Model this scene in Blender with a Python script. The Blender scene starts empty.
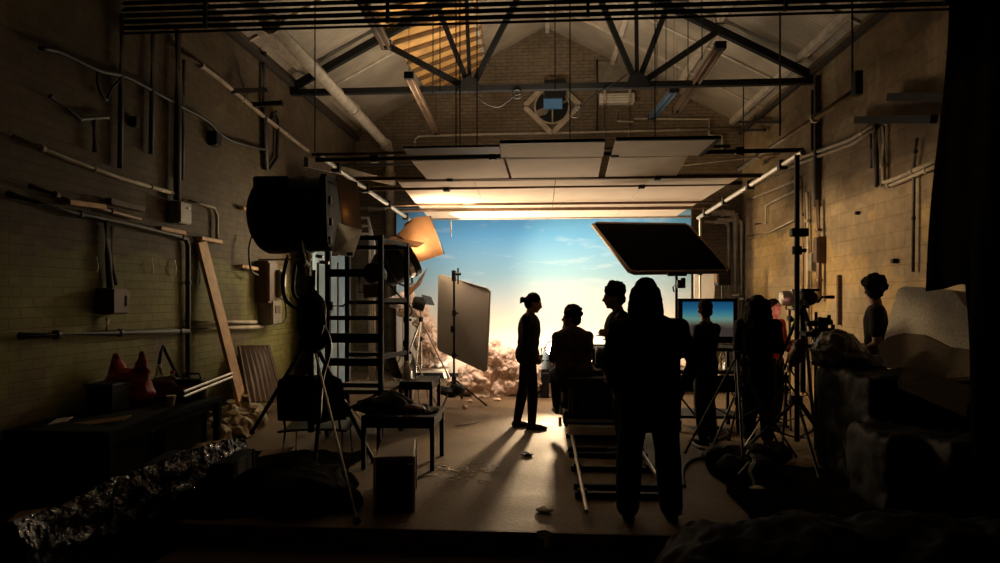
import bpy, bmesh, math, random
import numpy as np
from mathutils import Vector, Matrix, noise
random.seed(7)
SC = bpy.context.scene
COL = SC.collection
R = math.radians

# ------------------------------------------------------------------ camera
F = 650.0
YAW = math.atan(45 / F)
EYE = 1.62
cam_d = bpy.data.cameras.new('camera'); cam = bpy.data.objects.new('camera', cam_d); COL.objects.link(cam)
cam.location = (0, 0, EYE); cam.rotation_euler = (R(90), 0, YAW)
cam_d.sensor_width = 36; cam_d.lens = F / 1000 * 36; cam_d.shift_y = 0.0155; cam_d.clip_start = 0.05
SC.camera = cam

# ------------------------------------------------------------------ world, exposure
w = bpy.data.worlds.new('world'); SC.world = w; w.use_nodes = True
w.node_tree.nodes['Background'].inputs[0].default_value = (0.02, 0.025, 0.03, 1)
w.node_tree.nodes['Background'].inputs[1].default_value = 0.02
vs = SC.view_settings
vs.view_transform = 'Standard'; vs.look = 'None'; vs.gamma = 1.0; vs.use_curve_mapping = False
vs.exposure = 0.0

# ------------------------------------------------------------------ studio washes and added unseen fills
def area(name, loc, to, sx, sy, power, color, spread=180):
    d = bpy.data.lights.new(name, 'AREA'); d.shape = 'RECTANGLE'; d.size = sx; d.size_y = sy
    d.energy = power; d.color = color; d.spread = R(spread)
    o = bpy.data.objects.new(name, d); COL.objects.link(o); o.location = loc
    o.rotation_euler = (Vector(to) - Vector(loc)).to_track_quat('-Z', 'Y').to_euler()
    return o
def spot(name, loc, to, power, color, angle, blend=.4, radius=.08):
    d = bpy.data.lights.new(name, 'SPOT'); d.energy = power; d.color = color
    d.spot_size = R(angle); d.spot_blend = blend; d.shadow_soft_size = radius
    o = bpy.data.objects.new(name, d); COL.objects.link(o); o.location = loc
    o.rotation_euler = (Vector(to) - Vector(loc)).to_track_quat('-Z', 'Y').to_euler()
    return o
WARM = (1.0, .66, .36); AMBER = (1.0, .56, .25); NEUT = (1.0, .86, .68); COOL = (.92, .96, 1.0)
SUN = Vector((0.13, 10.3, .80))
area('backdrop_wash', (-.1, 11.75, 3.25), (-.1, 13.0, 1.7), 5.0, .25, 34, COOL, 150)
area('backdrop_floor_wash', (0.2, 12.1, .12), (0.2, 13.0, 1.0), 4.4, .2, 28, (1.0, .9, .74), 150)
area('roof_spill', (-.6, 9.9, 3.62), (-.6, 10.2, 6.0), 2.6, .8, 100, (1.0, .80, .58), 150)
area('side_wash', (-1.7, 11.3, 2.7), (3.4, 10.6, 1.7), .8, .5, 145, (1.0, .70, .38), 125)
area('cloud_wash', (-1.2, 9.4, 2.9), (-.1, 10.9, .2), .8, .5, 30, (1.0, .74, .58), 90)  # unseen fill added to brighten the cotton clouds
area('wall_wash', (-2.7, 10.6, 2.5), (-4.2, 8.4, 1.7), .5, .3, 16, (1.0, .80, .48), 120)  # unseen fill added to brighten the green brick wall
area('canopy_uplight', (-.3, 12.2, .25), (-.5, 9.9, 3.0), 2.6, .2, 60, (1.0, .72, .48), 120)  # unseen fill added behind the clouds to brighten the boards above
area('set_glow_on_walls', (.2, 12.2, 2.9), (.5, 4.0, 1.9), 4.0, .5, 4, (1.0, .68, .36), 170)

# ------------------------------------------------------------------ measuring helpers
_c, _s = math.cos(YAW), math.sin(YAW)
def ray(px, py):
    u = (px - 500) / F; v = (297 - py) / F
    return Vector((-_s + u * _c, _c + u * _s, v))
ORI = Vector((0, 0, EYE))
def P(px, py, Y):
    d = ray(px, py); return ORI + d * (Y / d.y)
def PX(px, py, X):
    d = ray(px, py); return ORI + d * (X / d.x)
def PZ(px, py, z=0.0):
    d = ray(px, py); return ORI + d * ((z - EYE) / d.z)

# ------------------------------------------------------------------ mesh collector
class MB:
    def __init__(s): s.v = []; s.f = []
    def add(s, vs_, fs):
        n = len(s.v); s.v.extend([Vector(q) for q in vs_]); s.f.extend([tuple(i + n for i in f) for f in fs]); return s
    def box(s, c, size, rot=None):
        c = Vector(c); h = Vector(size) * .5; vs_ = []
        for x in (-1, 1):
            for y in (-1, 1):
                for z in (-1, 1):
                    q = Vector((x * h.x, y * h.y, z * h.z))
                    if rot is not None: q = rot @ q
                    vs_.append(c + q)
        return s.add(vs_, [(0, 1, 3, 2), (4, 6, 7, 5), (0, 4, 5, 1), (2, 3, 7, 6), (0, 2, 6, 4), (1, 5, 7, 3)])
    def frame(s, d, up=None):
        d = d.normalized()
        a = Vector(up) if up is not None else (Vector((0, 0, 1)) if abs(d.z) < .95 else Vector((1, 0, 0)))
        x = d.cross(a).normalized(); y = x.cross(d).normalized(); return x, y
    def bar(s, p, q, w, h, up=None):
        p = Vector(p); q = Vector(q); x, y = s.frame(q - p, up); vs_ = []
        for b in (p, q):
            for sx, sy in ((-1, -1), (1, -1), (1, 1), (-1, 1)): vs_.append(b + x * sx * w / 2 + y * sy * h / 2)
        return s.add(vs_, [(3, 2, 1, 0), (4, 5, 6, 7), (0, 1, 5, 4), (1, 2, 6, 5), (2, 3, 7, 6), (3, 0, 4, 7)])
    def cyl(s, p, q, r0, r1=None, n=12, caps=True):
        r1 = r0 if r1 is None else r1
        p = Vector(p); q = Vector(q); x, y = s.frame(q - p); vs_ = []
        for b, r in ((p, r0), (q, r1)):
            for i in range(n):
                a = 2 * math.pi * i / n; vs_.append(b + x * math.cos(a) * r + y * math.sin(a) * r)
        fs = [(i, (i + 1) % n, n + (i + 1) % n, n + i) for i in range(n)]
        if caps: fs += [tuple(range(n - 1, -1, -1)), tuple(range(n, 2 * n))]
        return s.add(vs_, fs)
    def tube(s, pts, r, n=8):
        pts = [Vector(q) for q in pts]; rings = []; x = None
        for i, p in enumerate(pts):
            d = (pts[min(i + 1, len(pts) - 1)] - pts[max(i - 1, 0)]).normalized()
            if x is None: x, y = s.frame(d)
            else:
                x = (x - d * x.dot(d)); x = x.normalized() if x.length > 1e-6 else s.frame(d)[0]
                y = d.cross(x)
            rr = r[i] if isinstance(r, (list, tuple)) else r
            rings.append([p + (x * math.cos(2 * math.pi * k / n) + y * math.sin(2 * math.pi * k / n)) * rr for k in range(n)])
        vs_ = [v for rg in rings for v in rg]; fs = []
        for i in range(len(pts) - 1):
            for k in range(n):
                fs.append((i * n + k, i * n + (k + 1) % n, (i + 1) * n + (k + 1) % n, (i + 1) * n + k))
        fs += [tuple(range(n - 1, -1, -1)), tuple(range((len(pts) - 1) * n, len(pts) * n))]
        return s.add(vs_, fs)
    def ell(s, c, rad, axes=None, nu=16, nv=10):
        c = Vector(c); ax = axes or (Vector((1, 0, 0)), Vector((0, 1, 0)), Vector((0, 0, 1))); vs_ = []
        rad = (rad, rad, rad) if isinstance(rad, (int, float)) else rad
        for j in range(1, nv):
            t = math.pi * j / nv
            for i in range(nu):
                a = 2 * math.pi * i / nu
                vs_.append(c + ax[0] * rad[0] * math.sin(t) * math.cos(a) + ax[1] * rad[1] * math.sin(t) * math.sin(a) + ax[2] * rad[2] * math.cos(t))
        vs_.append(c + ax[2] * rad[2]); vs_.append(c - ax[2] * rad[2]); T = len(vs_) - 2; fs = []
        for j in range(nv - 2):
            for i in range(nu):
                fs.append((j * nu + i, (j + 1) * nu + i, (j + 1) * nu + (i + 1) % nu, j * nu + (i + 1) % nu))
        for i in range(nu):
            fs.append((T, i, (i + 1) % nu)); fs.append((T + 1, (nv - 2) * nu + (i + 1) % nu, (nv - 2) * nu + i))
        return s.add(vs_, fs)
    def cap(s, p, q, r0, r1=None):                      # tapered limb with round ends
        r1 = r0 if r1 is None else r1; p = Vector(p); q = Vector(q)
        s.ell(p, r0, nu=12, nv=8); s.ell(q, r1, nu=12, nv=8)
        if (q - p).length > 1e-5: s.cyl(p, q, r0, r1, 12)
        return s
    def lathe(s, o, axis, prof, n=24):                  # prof: (distance along axis, radius)
        o = Vector(o); axis = Vector(axis).normalized(); x, y = s.frame(axis); vs_ = []
        for (t, r) in prof:
            for i in range(n):
                a = 2 * math.pi * i / n; vs_.append(o + axis * t + x * math.cos(a) * r + y * math.sin(a) * r)
        fs = []
        for j in range(len(prof) - 1):
            for i in range(n): fs.append((j * n + i, j * n + (i + 1) % n, (j + 1) * n + (i + 1) % n, (j + 1) * n + i))
        fs += [tuple(range(n - 1, -1, -1)), tuple(range((len(prof) - 1) * n, len(prof) * n))]
        return s.add(vs_, fs)
    def slab(s, quad, t, n=None):                       # thick sheet from a planar outline
        quad = [Vector(q) for q in quad]
        n = Vector(n) if n is not None else (quad[1] - quad[0]).cross(quad[2] - quad[0]).normalized()
        k = len(quad); vs_ = [q + n * t / 2 for q in quad] + [q - n * t / 2 for q in quad]
        fs = [tuple(range(k)), tuple(range(2 * k - 1, k - 1, -1))] + [(i, k + i, k + (i + 1) % k, (i + 1) % k) for i in range(k)]
        return s.add(vs_, fs)
    def grid(s, fn, nu, nv):
        vs_ = [fn(i / (nu - 1), j / (nv - 1)) for j in range(nv) for i in range(nu)]
        fs = [(j * nu + i, j * nu + i + 1, (j + 1) * nu + i + 1, (j + 1) * nu + i) for j in range(nv - 1) for i in range(nu - 1)]
        return s.add(vs_, fs)
    def mesh(s, name, mat=None, org=Vector((0, 0, 0)), smooth=False, fix=True):
        me = bpy.data.meshes.new(name); me.from_pydata([tuple(v - org) for v in s.v], [], s.f)
        if fix:
            bm = bmesh.new(); bm.from_mesh(me); bmesh.ops.recalc_face_normals(bm, faces=bm.faces); bm.to_mesh(me); bm.free()
        if mat: me.materials.append(mat)
        if smooth:
            me.polygons.foreach_set('use_smooth', [True] * len(me.polygons))
        me.update(); return me

WPOS = {}
def tag(o, label=None, cat=None, group=None, kind=None):
    if label: o['label'] = label
    if cat: o['category'] = cat
    if group: o['group'] = group
    if kind: o['kind'] = kind
    return o
def thing(name, label, cat, loc, group=None):
    o = bpy.data.objects.new(name, None); COL.objects.link(o); o.location = loc; o.empty_display_size = .1
    WPOS[o] = Vector(loc); return tag(o, label, cat, group)
def obj(name, mb, mat, parent=None, bevel=0, smooth=False, auto=None, org=None):
    base = WPOS[parent] if parent is not None else Vector((0, 0, 0))
    org = Vector(org) if org is not None else (base if parent is not None else centre_base(mb))
    me = mb.mesh(name, mat, org, smooth)
    o = bpy.data.objects.new(name, me); COL.objects.link(o); WPOS[o] = org
    if parent is not None: o.parent = parent; o.location = org - base
    else: o.location = org
    if bevel:
        m = o.modifiers.new('bevel', 'BEVEL'); m.width = bevel; m.segments = 2; m.limit_method = 'ANGLE'; m.angle_limit = R(40)
    if auto:
        me.polygons.foreach_set('use_smooth', [True] * len(me.polygons)); me.set_sharp_from_angle(angle=R(auto))
    return o
def centre_base(mb):
    xs = [v.x for v in mb.v]; ys = [v.y for v in mb.v]; zs = [v.z for v in mb.v]
    return Vector(((min(xs) + max(xs)) / 2, (min(ys) + max(ys)) / 2, min(zs)))
def one(name, mb, mat, label, cat, group=None, **k):
    return tag(obj(name, mb, mat, None, **k), label, cat, group)
def struct(name, mb, mat, **k):
    return tag(obj(name, mb, mat, None, **k), kind='structure')
def fuse(mb, voxel, smooth=4, factor=.5):               # grow one continuous skin over overlapping limbs
    me = mb.mesh('tmp'); o = bpy.data.objects.new('tmp', me); COL.objects.link(o)
    m = o.modifiers.new('r', 'REMESH'); m.mode = 'VOXEL'; m.voxel_size = voxel
    if smooth:
        s = o.modifiers.new('s', 'SMOOTH'); s.iterations = smooth; s.factor = factor
    dg = bpy.context.evaluated_depsgraph_get(); ev = o.evaluated_get(dg); em = ev.to_mesh()
    out = MB(); out.v = [v.co.copy() for v in em.vertices]; out.f = [tuple(p.vertices) for p in em.polygons]
    ev.to_mesh_clear(); bpy.data.objects.remove(o); bpy.data.meshes.remove(me)
    return out
def crumple(mb, amp, freq, seed=0, oct_=3):
    for i, v in enumerate(mb.v):
        q = v * freq + Vector((seed * 3.1, seed * 1.7, seed))
        d = noise.fractal(q, 1.0, 2.0, oct_); d2 = noise.fractal(q + Vector((9, 4, 2)), 1.0, 2.0, oct_); d3 = noise.fractal(q + Vector((1, 7, 5)), 1.0, 2.0, oct_)
        mb.v[i] = v + Vector((d, d2, d3)) * amp
    return mb

# ------------------------------------------------------------------ materials
class NT:
    def __init__(s, name):
        s.m = bpy.data.materials.new(name); s.m.use_nodes = True; s.t = s.m.node_tree; s.n = s.t.nodes
        s.b = s.n['Principled BSDF']
    def node(s, typ, **k):
        nd = s.n.new(typ)
        for a, v in k.items():
            if a in nd.inputs.keys(): nd.inputs[a].default_value = v
            else: setattr(nd, a, v)
        return nd
    def link(s, a, b): s.t.links.new(a, b)
def c4(c): return (c[0], c[1], c[2], 1)
def mat(name, col, rough=.6, metal=0, var=.25, scale=6, bump=0, bscale=30, spec=.5, trans=0):
    t = NT(name); tc = t.node('ShaderNodeTexCoord'); nz = t.node('ShaderNodeTexNoise'); nz.inputs['Scale'].default_value = scale
    nz.inputs['Detail'].default_value = 5
    t.link(tc.outputs['Object'], nz.inputs['Vector'])
    rp = t.node('ShaderNodeValToRGB'); rp.color_ramp.elements[0].position = .3; rp.color_ramp.elements[1].position = .7
    rp.color_ramp.elements[0].color = c4([x * (1 - var) for x in col]); rp.color_ramp.elements[1].color = c4([min(1, x * (1 + var)) for x in col])
    t.link(nz.outputs['Fac'], rp.inputs['Fac']); t.link(rp.outputs['Color'], t.b.inputs['Base Color'])
    t.b.inputs['Roughness'].default_value = rough; t.b.inputs['Metallic'].default_value = metal
    t.b.inputs['Specular IOR Level'].default_value = spec
    if trans: t.b.inputs['Transmission Weight'].default_value = trans
    if bump:
        n2 = t.node('ShaderNodeTexNoise'); n2.inputs['Scale'].default_value = bscale; n2.inputs['Detail'].default_value = 6
        t.link(tc.outputs['Object'], n2.inputs['Vector']); bp = t.node('ShaderNodeBump'); bp.inputs['Strength'].default_value = bump; bp.inputs['Distance'].default_value = .02
        t.link(n2.outputs['Fac'], bp.inputs['Height']); t.link(bp.outputs['Normal'], t.b.inputs['Normal'])
    return t.m
def emit(name, col, strength):
    t = NT(name); t.b.inputs['Base Color'].default_value = c4(col); t.b.inputs['Emission Color'].default_value = c4(col); t.b.inputs['Emission Strength'].default_value = strength
    return t.m
def mix(t, a, b, fac):
    m = t.node('ShaderNodeMix', data_type='RGBA')
    t.link(fac, m.inputs[0])
    for val, i in ((a, 6), (b, 7)):
        if isinstance(val, tuple): m.inputs[i].default_value = c4(val)
        else: t.link(val, m.inputs[i])
    return m.outputs[2]
def wallmat(name, plane, low, high, split, bw, bh, mortar=.72, seed=0, bumps=.5, patch=None, patchpos=(.5, .58), rag=.5):
    """painted block wall; plane 'y' for the long walls, 'x' for the gable"""
    t = NT(name); g = t.node('ShaderNodeNewGeometry'); sp = t.node('ShaderNodeSeparateXYZ'); t.link(g.outputs['Position'], sp.inputs[0])
    cb = t.node('ShaderNodeCombineXYZ'); t.link(sp.outputs['Y' if plane == 'y' else 'X'], cb.inputs[0]); t.link(sp.outputs['Z'], cb.inputs[1])
    br = t.node('ShaderNodeTexBrick'); br.inputs['Scale'].default_value = 1; br.inputs['Brick Width'].default_value = bw; br.inputs['Row Height'].default_value = bh
    br.inputs['Mortar Size'].default_value = .007; br.inputs['Mortar Smooth'].default_value = .4
    br.inputs['Color1'].default_value = (1, 1, 1, 1); br.inputs['Color2'].default_value = (.86, .86, .86, 1); br.inputs['Mortar'].default_value = (mortar,) * 3 + (1,)
    t.link(cb.outputs[0], br.inputs['Vector'])
    def nz(scale, det=5, off=0):
        m = t.node('ShaderNodeVectorMath', operation='ADD'); m.inputs[1].default_value = (seed * 3.3 + off, seed + off, off)
        t.link(cb.outputs[0], m.inputs[0]); n = t.node('ShaderNodeTexNoise'); n.inputs['Scale'].default_value = scale; n.inputs['Detail'].default_value = det; t.link(m.outputs[0], n.inputs['Vector']); return n
    def ramp(src, a, b):
        r = t.node('ShaderNodeMapRange'); r.inputs[1].default_value = a; r.inputs[2].default_value = b; t.link(src, r.inputs[0]); return r.outputs[0]
    edge = nz(1.6, 4, 2)
    ad = t.node('ShaderNodeMath', operation='MULTIPLY_ADD'); ad.inputs[1].default_value = rag; t.link(edge.outputs['Fac'], ad.inputs[0]); t.link(sp.outputs['Z'], ad.inputs[2])
    hi = ramp(ad.outputs[0], split + rag * .5 - .02, split + rag * .5 + .02)
    col = mix(t, low, high, hi)
    if patch:
        col = mix(t, col, patch, ramp(nz(.9, 3, 11).outputs['Fac'], *patchpos))
    st = ramp(nz(.7, 6, 5).outputs['Fac'], .35, .7); fine = ramp(nz(9, 4, 7).outputs['Fac'], .3, .75)
    mm = t.node('ShaderNodeMix', data_type='RGBA', blend_type='MULTIPLY'); mm.inputs[0].default_value = 1
    t.link(col, mm.inputs[6]); t.link(br.outputs['Color'], mm.inputs[7])
    m2 = t.node('ShaderNodeMix', data_type='RGBA', blend_type='MULTIPLY'); m2.inputs[0].default_value = 1
    t.link(mm.outputs[2], m2.inputs[6]); t.link(mix(t, (.55, .52, .48), (1.1, 1.1, 1.1), st), m2.inputs[7])
    m3 = t.node('ShaderNodeMix', data_type='RGBA', blend_type='MULTIPLY'); m3.inputs[0].default_value = 1
    t.link(m2.outputs[2], m3.inputs[6]); t.link(mix(t, (.78, .76, .74), (1.08, 1.08, 1.08), fine), m3.inputs[7])
    t.link(m3.outputs[2], t.b.inputs['Base Color']); t.b.inputs['Roughness'].default_value = .75; t.b.inputs['Specular IOR Level'].default_value = .25
    hh = t.node('ShaderNodeMath', operation='MULTIPLY_ADD'); hh.inputs[1].default_value = .25; t.link(nz(14, 5, 3).outputs['Fac'], hh.inputs[0]); t.link(br.outputs['Fac'], hh.inputs[2])
    inv = t.node('ShaderNodeMath', operation='SUBTRACT'); inv.inputs[0].default_value = 1; t.link(br.outputs['Fac'], inv.inputs[1])
    t.link(nz(14, 5, 3).outputs['Fac'], hh.inputs[0]); t.link(inv.outputs[0], hh.inputs[2])
    bp = t.node('ShaderNodeBump'); bp.inputs['Strength'].default_value = bumps; bp.inputs['Distance'].default_value = .012
    t.link(hh.outputs[0], bp.inputs['Height']); t.link(bp.outputs['Normal'], t.b.inputs['Normal'])
    return t.m
def floormat():
    t = NT('worn_concrete'); g = t.node('ShaderNodeNewGeometry')
    def nz(s, d, off):
        m = t.node('ShaderNodeVectorMath', operation='ADD'); m.inputs[1].default_value = (off, off, 0); t.link(g.outputs['Position'], m.inputs[0])
        n = t.node('ShaderNodeTexNoise'); n.inputs['Scale'].default_value = s; n.inputs['Detail'].default_value = d; t.link(m.outputs[0], n.inputs['Vector']); return n.outputs['Fac']
    r = t.node('ShaderNodeValToRGB'); e = r.color_ramp.elements; e[0].position = .3; e[0].color = (.095, .062, .034, 1); e[1].position = .72; e[1].color = (.175, .12, .066, 1)
    t.link(nz(1.3, 7, 3), r.inputs['Fac'])
    sp = t.node('ShaderNodeMapRange'); sp.inputs[1].default_value = .5; sp.inputs[2].default_value = .7; t.link(nz(26, 6, 1), sp.inputs[0])
    ml = t.node('ShaderNodeMath', operation='MULTIPLY'); ml.inputs[1].default_value = .35; t.link(sp.outputs[0], ml.inputs[0])
    t.link(mix(t, r.outputs['Color'], (.28, .23, .16), ml.outputs[0]), t.b.inputs['Base Color'])
    rr = t.node('ShaderNodeMapRange'); rr.inputs[3].default_value = .55; rr.inputs[4].default_value = .8; t.link(nz(2.2, 5, 8), rr.inputs[0]); t.link(rr.outputs[0], t.b.inputs['Roughness'])
    t.b.inputs['Specular IOR Level'].default_value = .3
    bp = t.node('ShaderNodeBump'); bp.inputs['Strength'].default_value = .35; bp.inputs['Distance'].default_value = .01; t.link(nz(40, 6, 5), bp.inputs['Height']); t.link(bp.outputs['Normal'], t.b.inputs['Normal'])
    return t.m
def roofmat(name, col):
    t = NT(name); g = t.node('ShaderNodeNewGeometry'); sp = t.node('ShaderNodeSeparateXYZ'); t.link(g.outputs['Position'], sp.inputs[0])
    sn = t.node('ShaderNodeMath', operation='MULTIPLY'); sn.inputs[1].default_value = 80; t.link(sp.outputs['Y'], sn.inputs[0])
    si = t.node('ShaderNodeMath', operation='SINE'); t.link(sn.outputs[0], si.inputs[0])
    nz = t.node('ShaderNodeTexNoise'); nz.inputs['Scale'].default_value = 1.2; nz.inputs['Detail'].default_value = 6; t.link(g.outputs['Position'], nz.inputs['Vector'])
    rp = t.node('ShaderNodeValToRGB'); e = rp.color_ramp.elements; e[0].position = .3; e[1].position = .7; e[0].color = c4([x * .62 for x in col]); e[1].color = c4([min(1, x * 1.15) for x in col])
    t.link(nz.outputs['Fac'], rp.inputs['Fac']); t.link(rp.outputs['Color'], t.b.inputs['Base Color']); t.b.inputs['Roughness'].default_value = .7
    bp = t.node('ShaderNodeBump'); bp.inputs['Strength'].default_value = .4; bp.inputs['Distance'].default_value = .012; t.link(si.outputs[0], bp.inputs['Height']); t.link(bp.outputs['Normal'], t.b.inputs['Normal'])
    return t.m
def skymat():
    """scenic painter's sunset: blue above, pale, cream and a white sun haze low down, thin streaks of cloud"""
    t = NT('painted_sky'); g = t.node('ShaderNodeNewGeometry'); sp = t.node('ShaderNodeSeparateXYZ'); t.link(g.outputs['Position'], sp.inputs[0])
    mp = t.node('ShaderNodeMapRange'); mp.inputs[1].default_value = 0; mp.inputs[2].default_value = 3.6; t.link(sp.outputs['Z'], mp.inputs[0])
    rp = t.node('ShaderNodeValToRGB'); cr = rp.color_ramp
    stops = [(0, (.97, .80, .58)), (.22, (.97, .91, .78)), (.30, (.94, .86, .68)), (.42, (.66, .74, .72)), (.58, (.33, .57, .68)), (.80, (.15, .42, .66)), (1, (.09, .31, .56))]
    cr.elements[0].position = 0; cr.elements[0].color = c4(stops[0][1]); cr.elements[1].position = 1; cr.elements[1].color = c4(stops[-1][1])
    for p, c in stops[1:-1]:
        e = cr.elements.new(p); e.color = c4(c)
    t.link(mp.outputs[0], rp.inputs['Fac'])
    mg = t.node('ShaderNodeMapping'); mg.inputs['Scale'].default_value = (.7, 1, 3.2); t.link(g.outputs['Position'], mg.inputs['Vector'])
    nz = t.node('ShaderNodeTexNoise'); nz.inputs['Scale'].default_value = 1.6; nz.inputs['Detail'].default_value = 8; nz.inputs['Roughness'].default_value = .6; t.link(mg.outputs[0], nz.inputs['Vector'])
    mr = t.node('ShaderNodeMapRange'); mr.inputs[1].default_value = .55; mr.inputs[2].default_value = .8; mr.inputs[4].default_value = .45; t.link(nz.outputs['Fac'], mr.inputs[0])
    t.link(mix(t, rp.outputs['Color'], (.93, .92, .86), mr.outputs[0]), t.b.inputs['Base Color'])
    t.b.inputs['Roughness'].default_value = .9; t.b.inputs['Specular IOR Level'].default_value = .1
    return t.m

M = {}
M['floor'] = floormat()
M['wall_l'] = wallmat('painted_brick_green', 'y', (.235, .225, .08), (.155, .12, .078), 2.05, .235, .085, mortar=.8, seed=1, patch=(.20, .165, .09), patchpos=(.56, .62))
M['wall_r'] = wallmat('painted_block_tan', 'y', (.50, .36, .17), (.30, .225, .14), 2.75, .44, .2, seed=4, patch=(.40, .31, .19), patchpos=(.50, .53), rag=.9)
M['gable'] = wallmat('gable_brick', 'x', (.42, .36, .25), (.27, .215, .15), 1.9, .24, .075, mortar=.62, seed=8, bumps=.8)
M['front'] = mat('dark_wall', (.05, .045, .04), .9)
M['roof'] = roofmat('corrugated_roof', (.36, .31, .235))
M['trim'] = mat('white_trim', (.5, .44, .35), .7)
M['sky'] = skymat()
M['steel'] = mat('dark_steel', (.022, .02, .018), .55, .3)
M['black'] = mat('black_paint', (.008, .0075, .0075), .6, spec=.3)
M['matte'] = mat('black_cloth', (.006, .0056, .0056), .95, spec=.15)
M['chrome'] = mat('bright_steel', (.62, .6, .56), .28, 1.0, var=.1)
M['alu'] = mat('scaffold_aluminium', (.5, .47, .42), .42, .85, var=.15)
M['tubebr'] = mat('brown_tube', (.16, .10, .06), .5, .4)
M['pipe'] = mat('painted_pipe', (.40, .33, .24), .6)
M['whitepipe'] = mat('white_painted_pipe', (.40, .35, .27), .55)
M['darkpipe'] = mat('dark_conduit', (.035, .028, .022), .6)
M['cable'] = mat('black_cable', (.012, .011, .01), .55)
M['board'] = mat('white_foam_board', (.78, .70, .60), .85, var=.06, scale=3)
M['osb'] = mat('raw_wood_sheathing', (.80, .47, .16), .7, var=.22, scale=3, bump=.2)
M['batten'] = mat('roof_batten', (.22, .13, .06), .75)
M['wood'] = mat('pine_timber', (.50, .29, .13), .65, var=.2, scale=8)
M['dkwood'] = mat('stained_wood', (.10, .055, .03), .7, var=.35, scale=5)
M['cotton'] = mat('cotton_wool', (.72, .55, .44), .95, var=.12, scale=7, bump=.8, bscale=28, spec=.05)
M['plastic'] = mat('black_bin_plastic', (.002, .002, .002), .07, bump=.35, bscale=55, spec=.5)
M['tarpshine'] = mat('dark_shiny_tarpaulin', (.002, .002, .002), .6, bump=.3, bscale=12, spec=.08)
M['clear'] = mat('milky_wrap', (.09, .08, .065), .14, bump=.5, bscale=18, spec=1.0)
M['tarp'] = mat('dull_tarpaulin', (.007, .0065, .0065), .7, bump=.5, bscale=12, spec=.15)
M['bag'] = mat('buff_sack', (.28, .20, .10), .6, var=.4, bump=.4, bscale=14)
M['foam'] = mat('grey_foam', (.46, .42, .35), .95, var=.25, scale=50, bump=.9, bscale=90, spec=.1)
M['foamdk'] = mat('soiled_foam', (.11, .085, .06), .95, var=.25, scale=50, bump=.9, bscale=90, spec=.1)  # dark tone for the foam's painted shade, also used on the rolled mat
M['drape'] = mat('black_duvetyne', (.007, .006, .005), 1.0, spec=0)
M['red'] = mat('red_bag', (.30, .012, .014), .6, var=.3)
M['redcloth'] = mat('red_cloth', (.62, .05, .03), .8)
M['white'] = mat('white_plastic', (.72, .68, .6), .5, var=.08)
M['paper'] = mat('white_paper', (.75, .7, .62), .9, var=.08)
M['kraft'] = mat('cardboard', (.33, .2, .1), .85)
M['greybox'] = mat('grey_enamel', (.22, .19, .14), .5)
M['brownbox'] = mat('brown_enamel', (.10, .055, .035), .6)
M['bluefilm'] = mat('blue_panel', (.10, .29, .62), .7, var=.08)
M['bluedim'] = mat('dim_blue_enamel', (.05, .085, .13), .6, var=.08)
M['blueflat'] = mat('pale_blue_flat', (.36, .52, .62), .9, var=.1, scale=2)
M['reflector'] = mat('silver_reflector', (.30, .265, .22), .5, .2, var=.12, scale=2, bump=.1, bscale=2)
M['scrim'] = mat('amber_scrim', (.34, .21, .11), .7)
M['diff'] = mat('diffusion_paper', (.62, .58, .50), .85, var=.15, scale=4)
def translucent(name, col, amt):
    m = mat(name, col, .8, var=.15, scale=4); t = m.node_tree; b = t.nodes['Principled BSDF']; out = [n for n in t.nodes if n.type == 'OUTPUT_MATERIAL'][0]
    tr_ = t.nodes.new('ShaderNodeBsdfTranslucent'); tr_.inputs['Color'].default_value = c4(col); mx = t.nodes.new('ShaderNodeMixShader'); mx.inputs[0].default_value = amt
    t.links.new(b.outputs[0], mx.inputs[1]); t.links.new(tr_.outputs[0], mx.inputs[2]); t.links.new(mx.outputs[0], out.inputs['Surface']); return m
M['scrim'] = translucent('amber_gel', (.30, .19, .10), .6)
M['diff'] = translucent('diffusion_sheet', (.75, .71, .63), .65)
M['door'] = mat('barn_door_metal', (.20, .10, .045), .38, .7, var=.15, bump=.15, bscale=5)
M['skin'] = mat('skin', (.27, .14, .09), .55, var=.06)
M['hair'] = mat('dark_hair', (.006, .0042, .003), .9, spec=.1, bump=.6, bscale=70)
M['denim'] = mat('dark_trousers', (.014, .014, .018), .9, spec=.2)
M['shirt'] = mat('brown_check_shirt', (.04, .026, .017), .9, var=.6, scale=9, spec=.2)
M['coat'] = mat('dark_coat', (.012, .011, .010), .95, spec=.15)
M['grey'] = mat('grey_jumper', (.014, .013, .012), .95, spec=.2)
M['shoe'] = mat('black_shoe', (.012, .01, .009), .5)
M['glass'] = mat('clear_bottle', (.75, .78, .78), .08, trans=.9, var=.02)
M['bulb'] = emit('lamp_lens', (1.0, .82, .58), 60)
M['hotlens'] = emit('tungsten_lens', (1.0, .70, .38), 14)
M['led'] = emit('red_pilot_lamp', (1.0, .05, .03), 3)  # lens of the added red fill light

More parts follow.
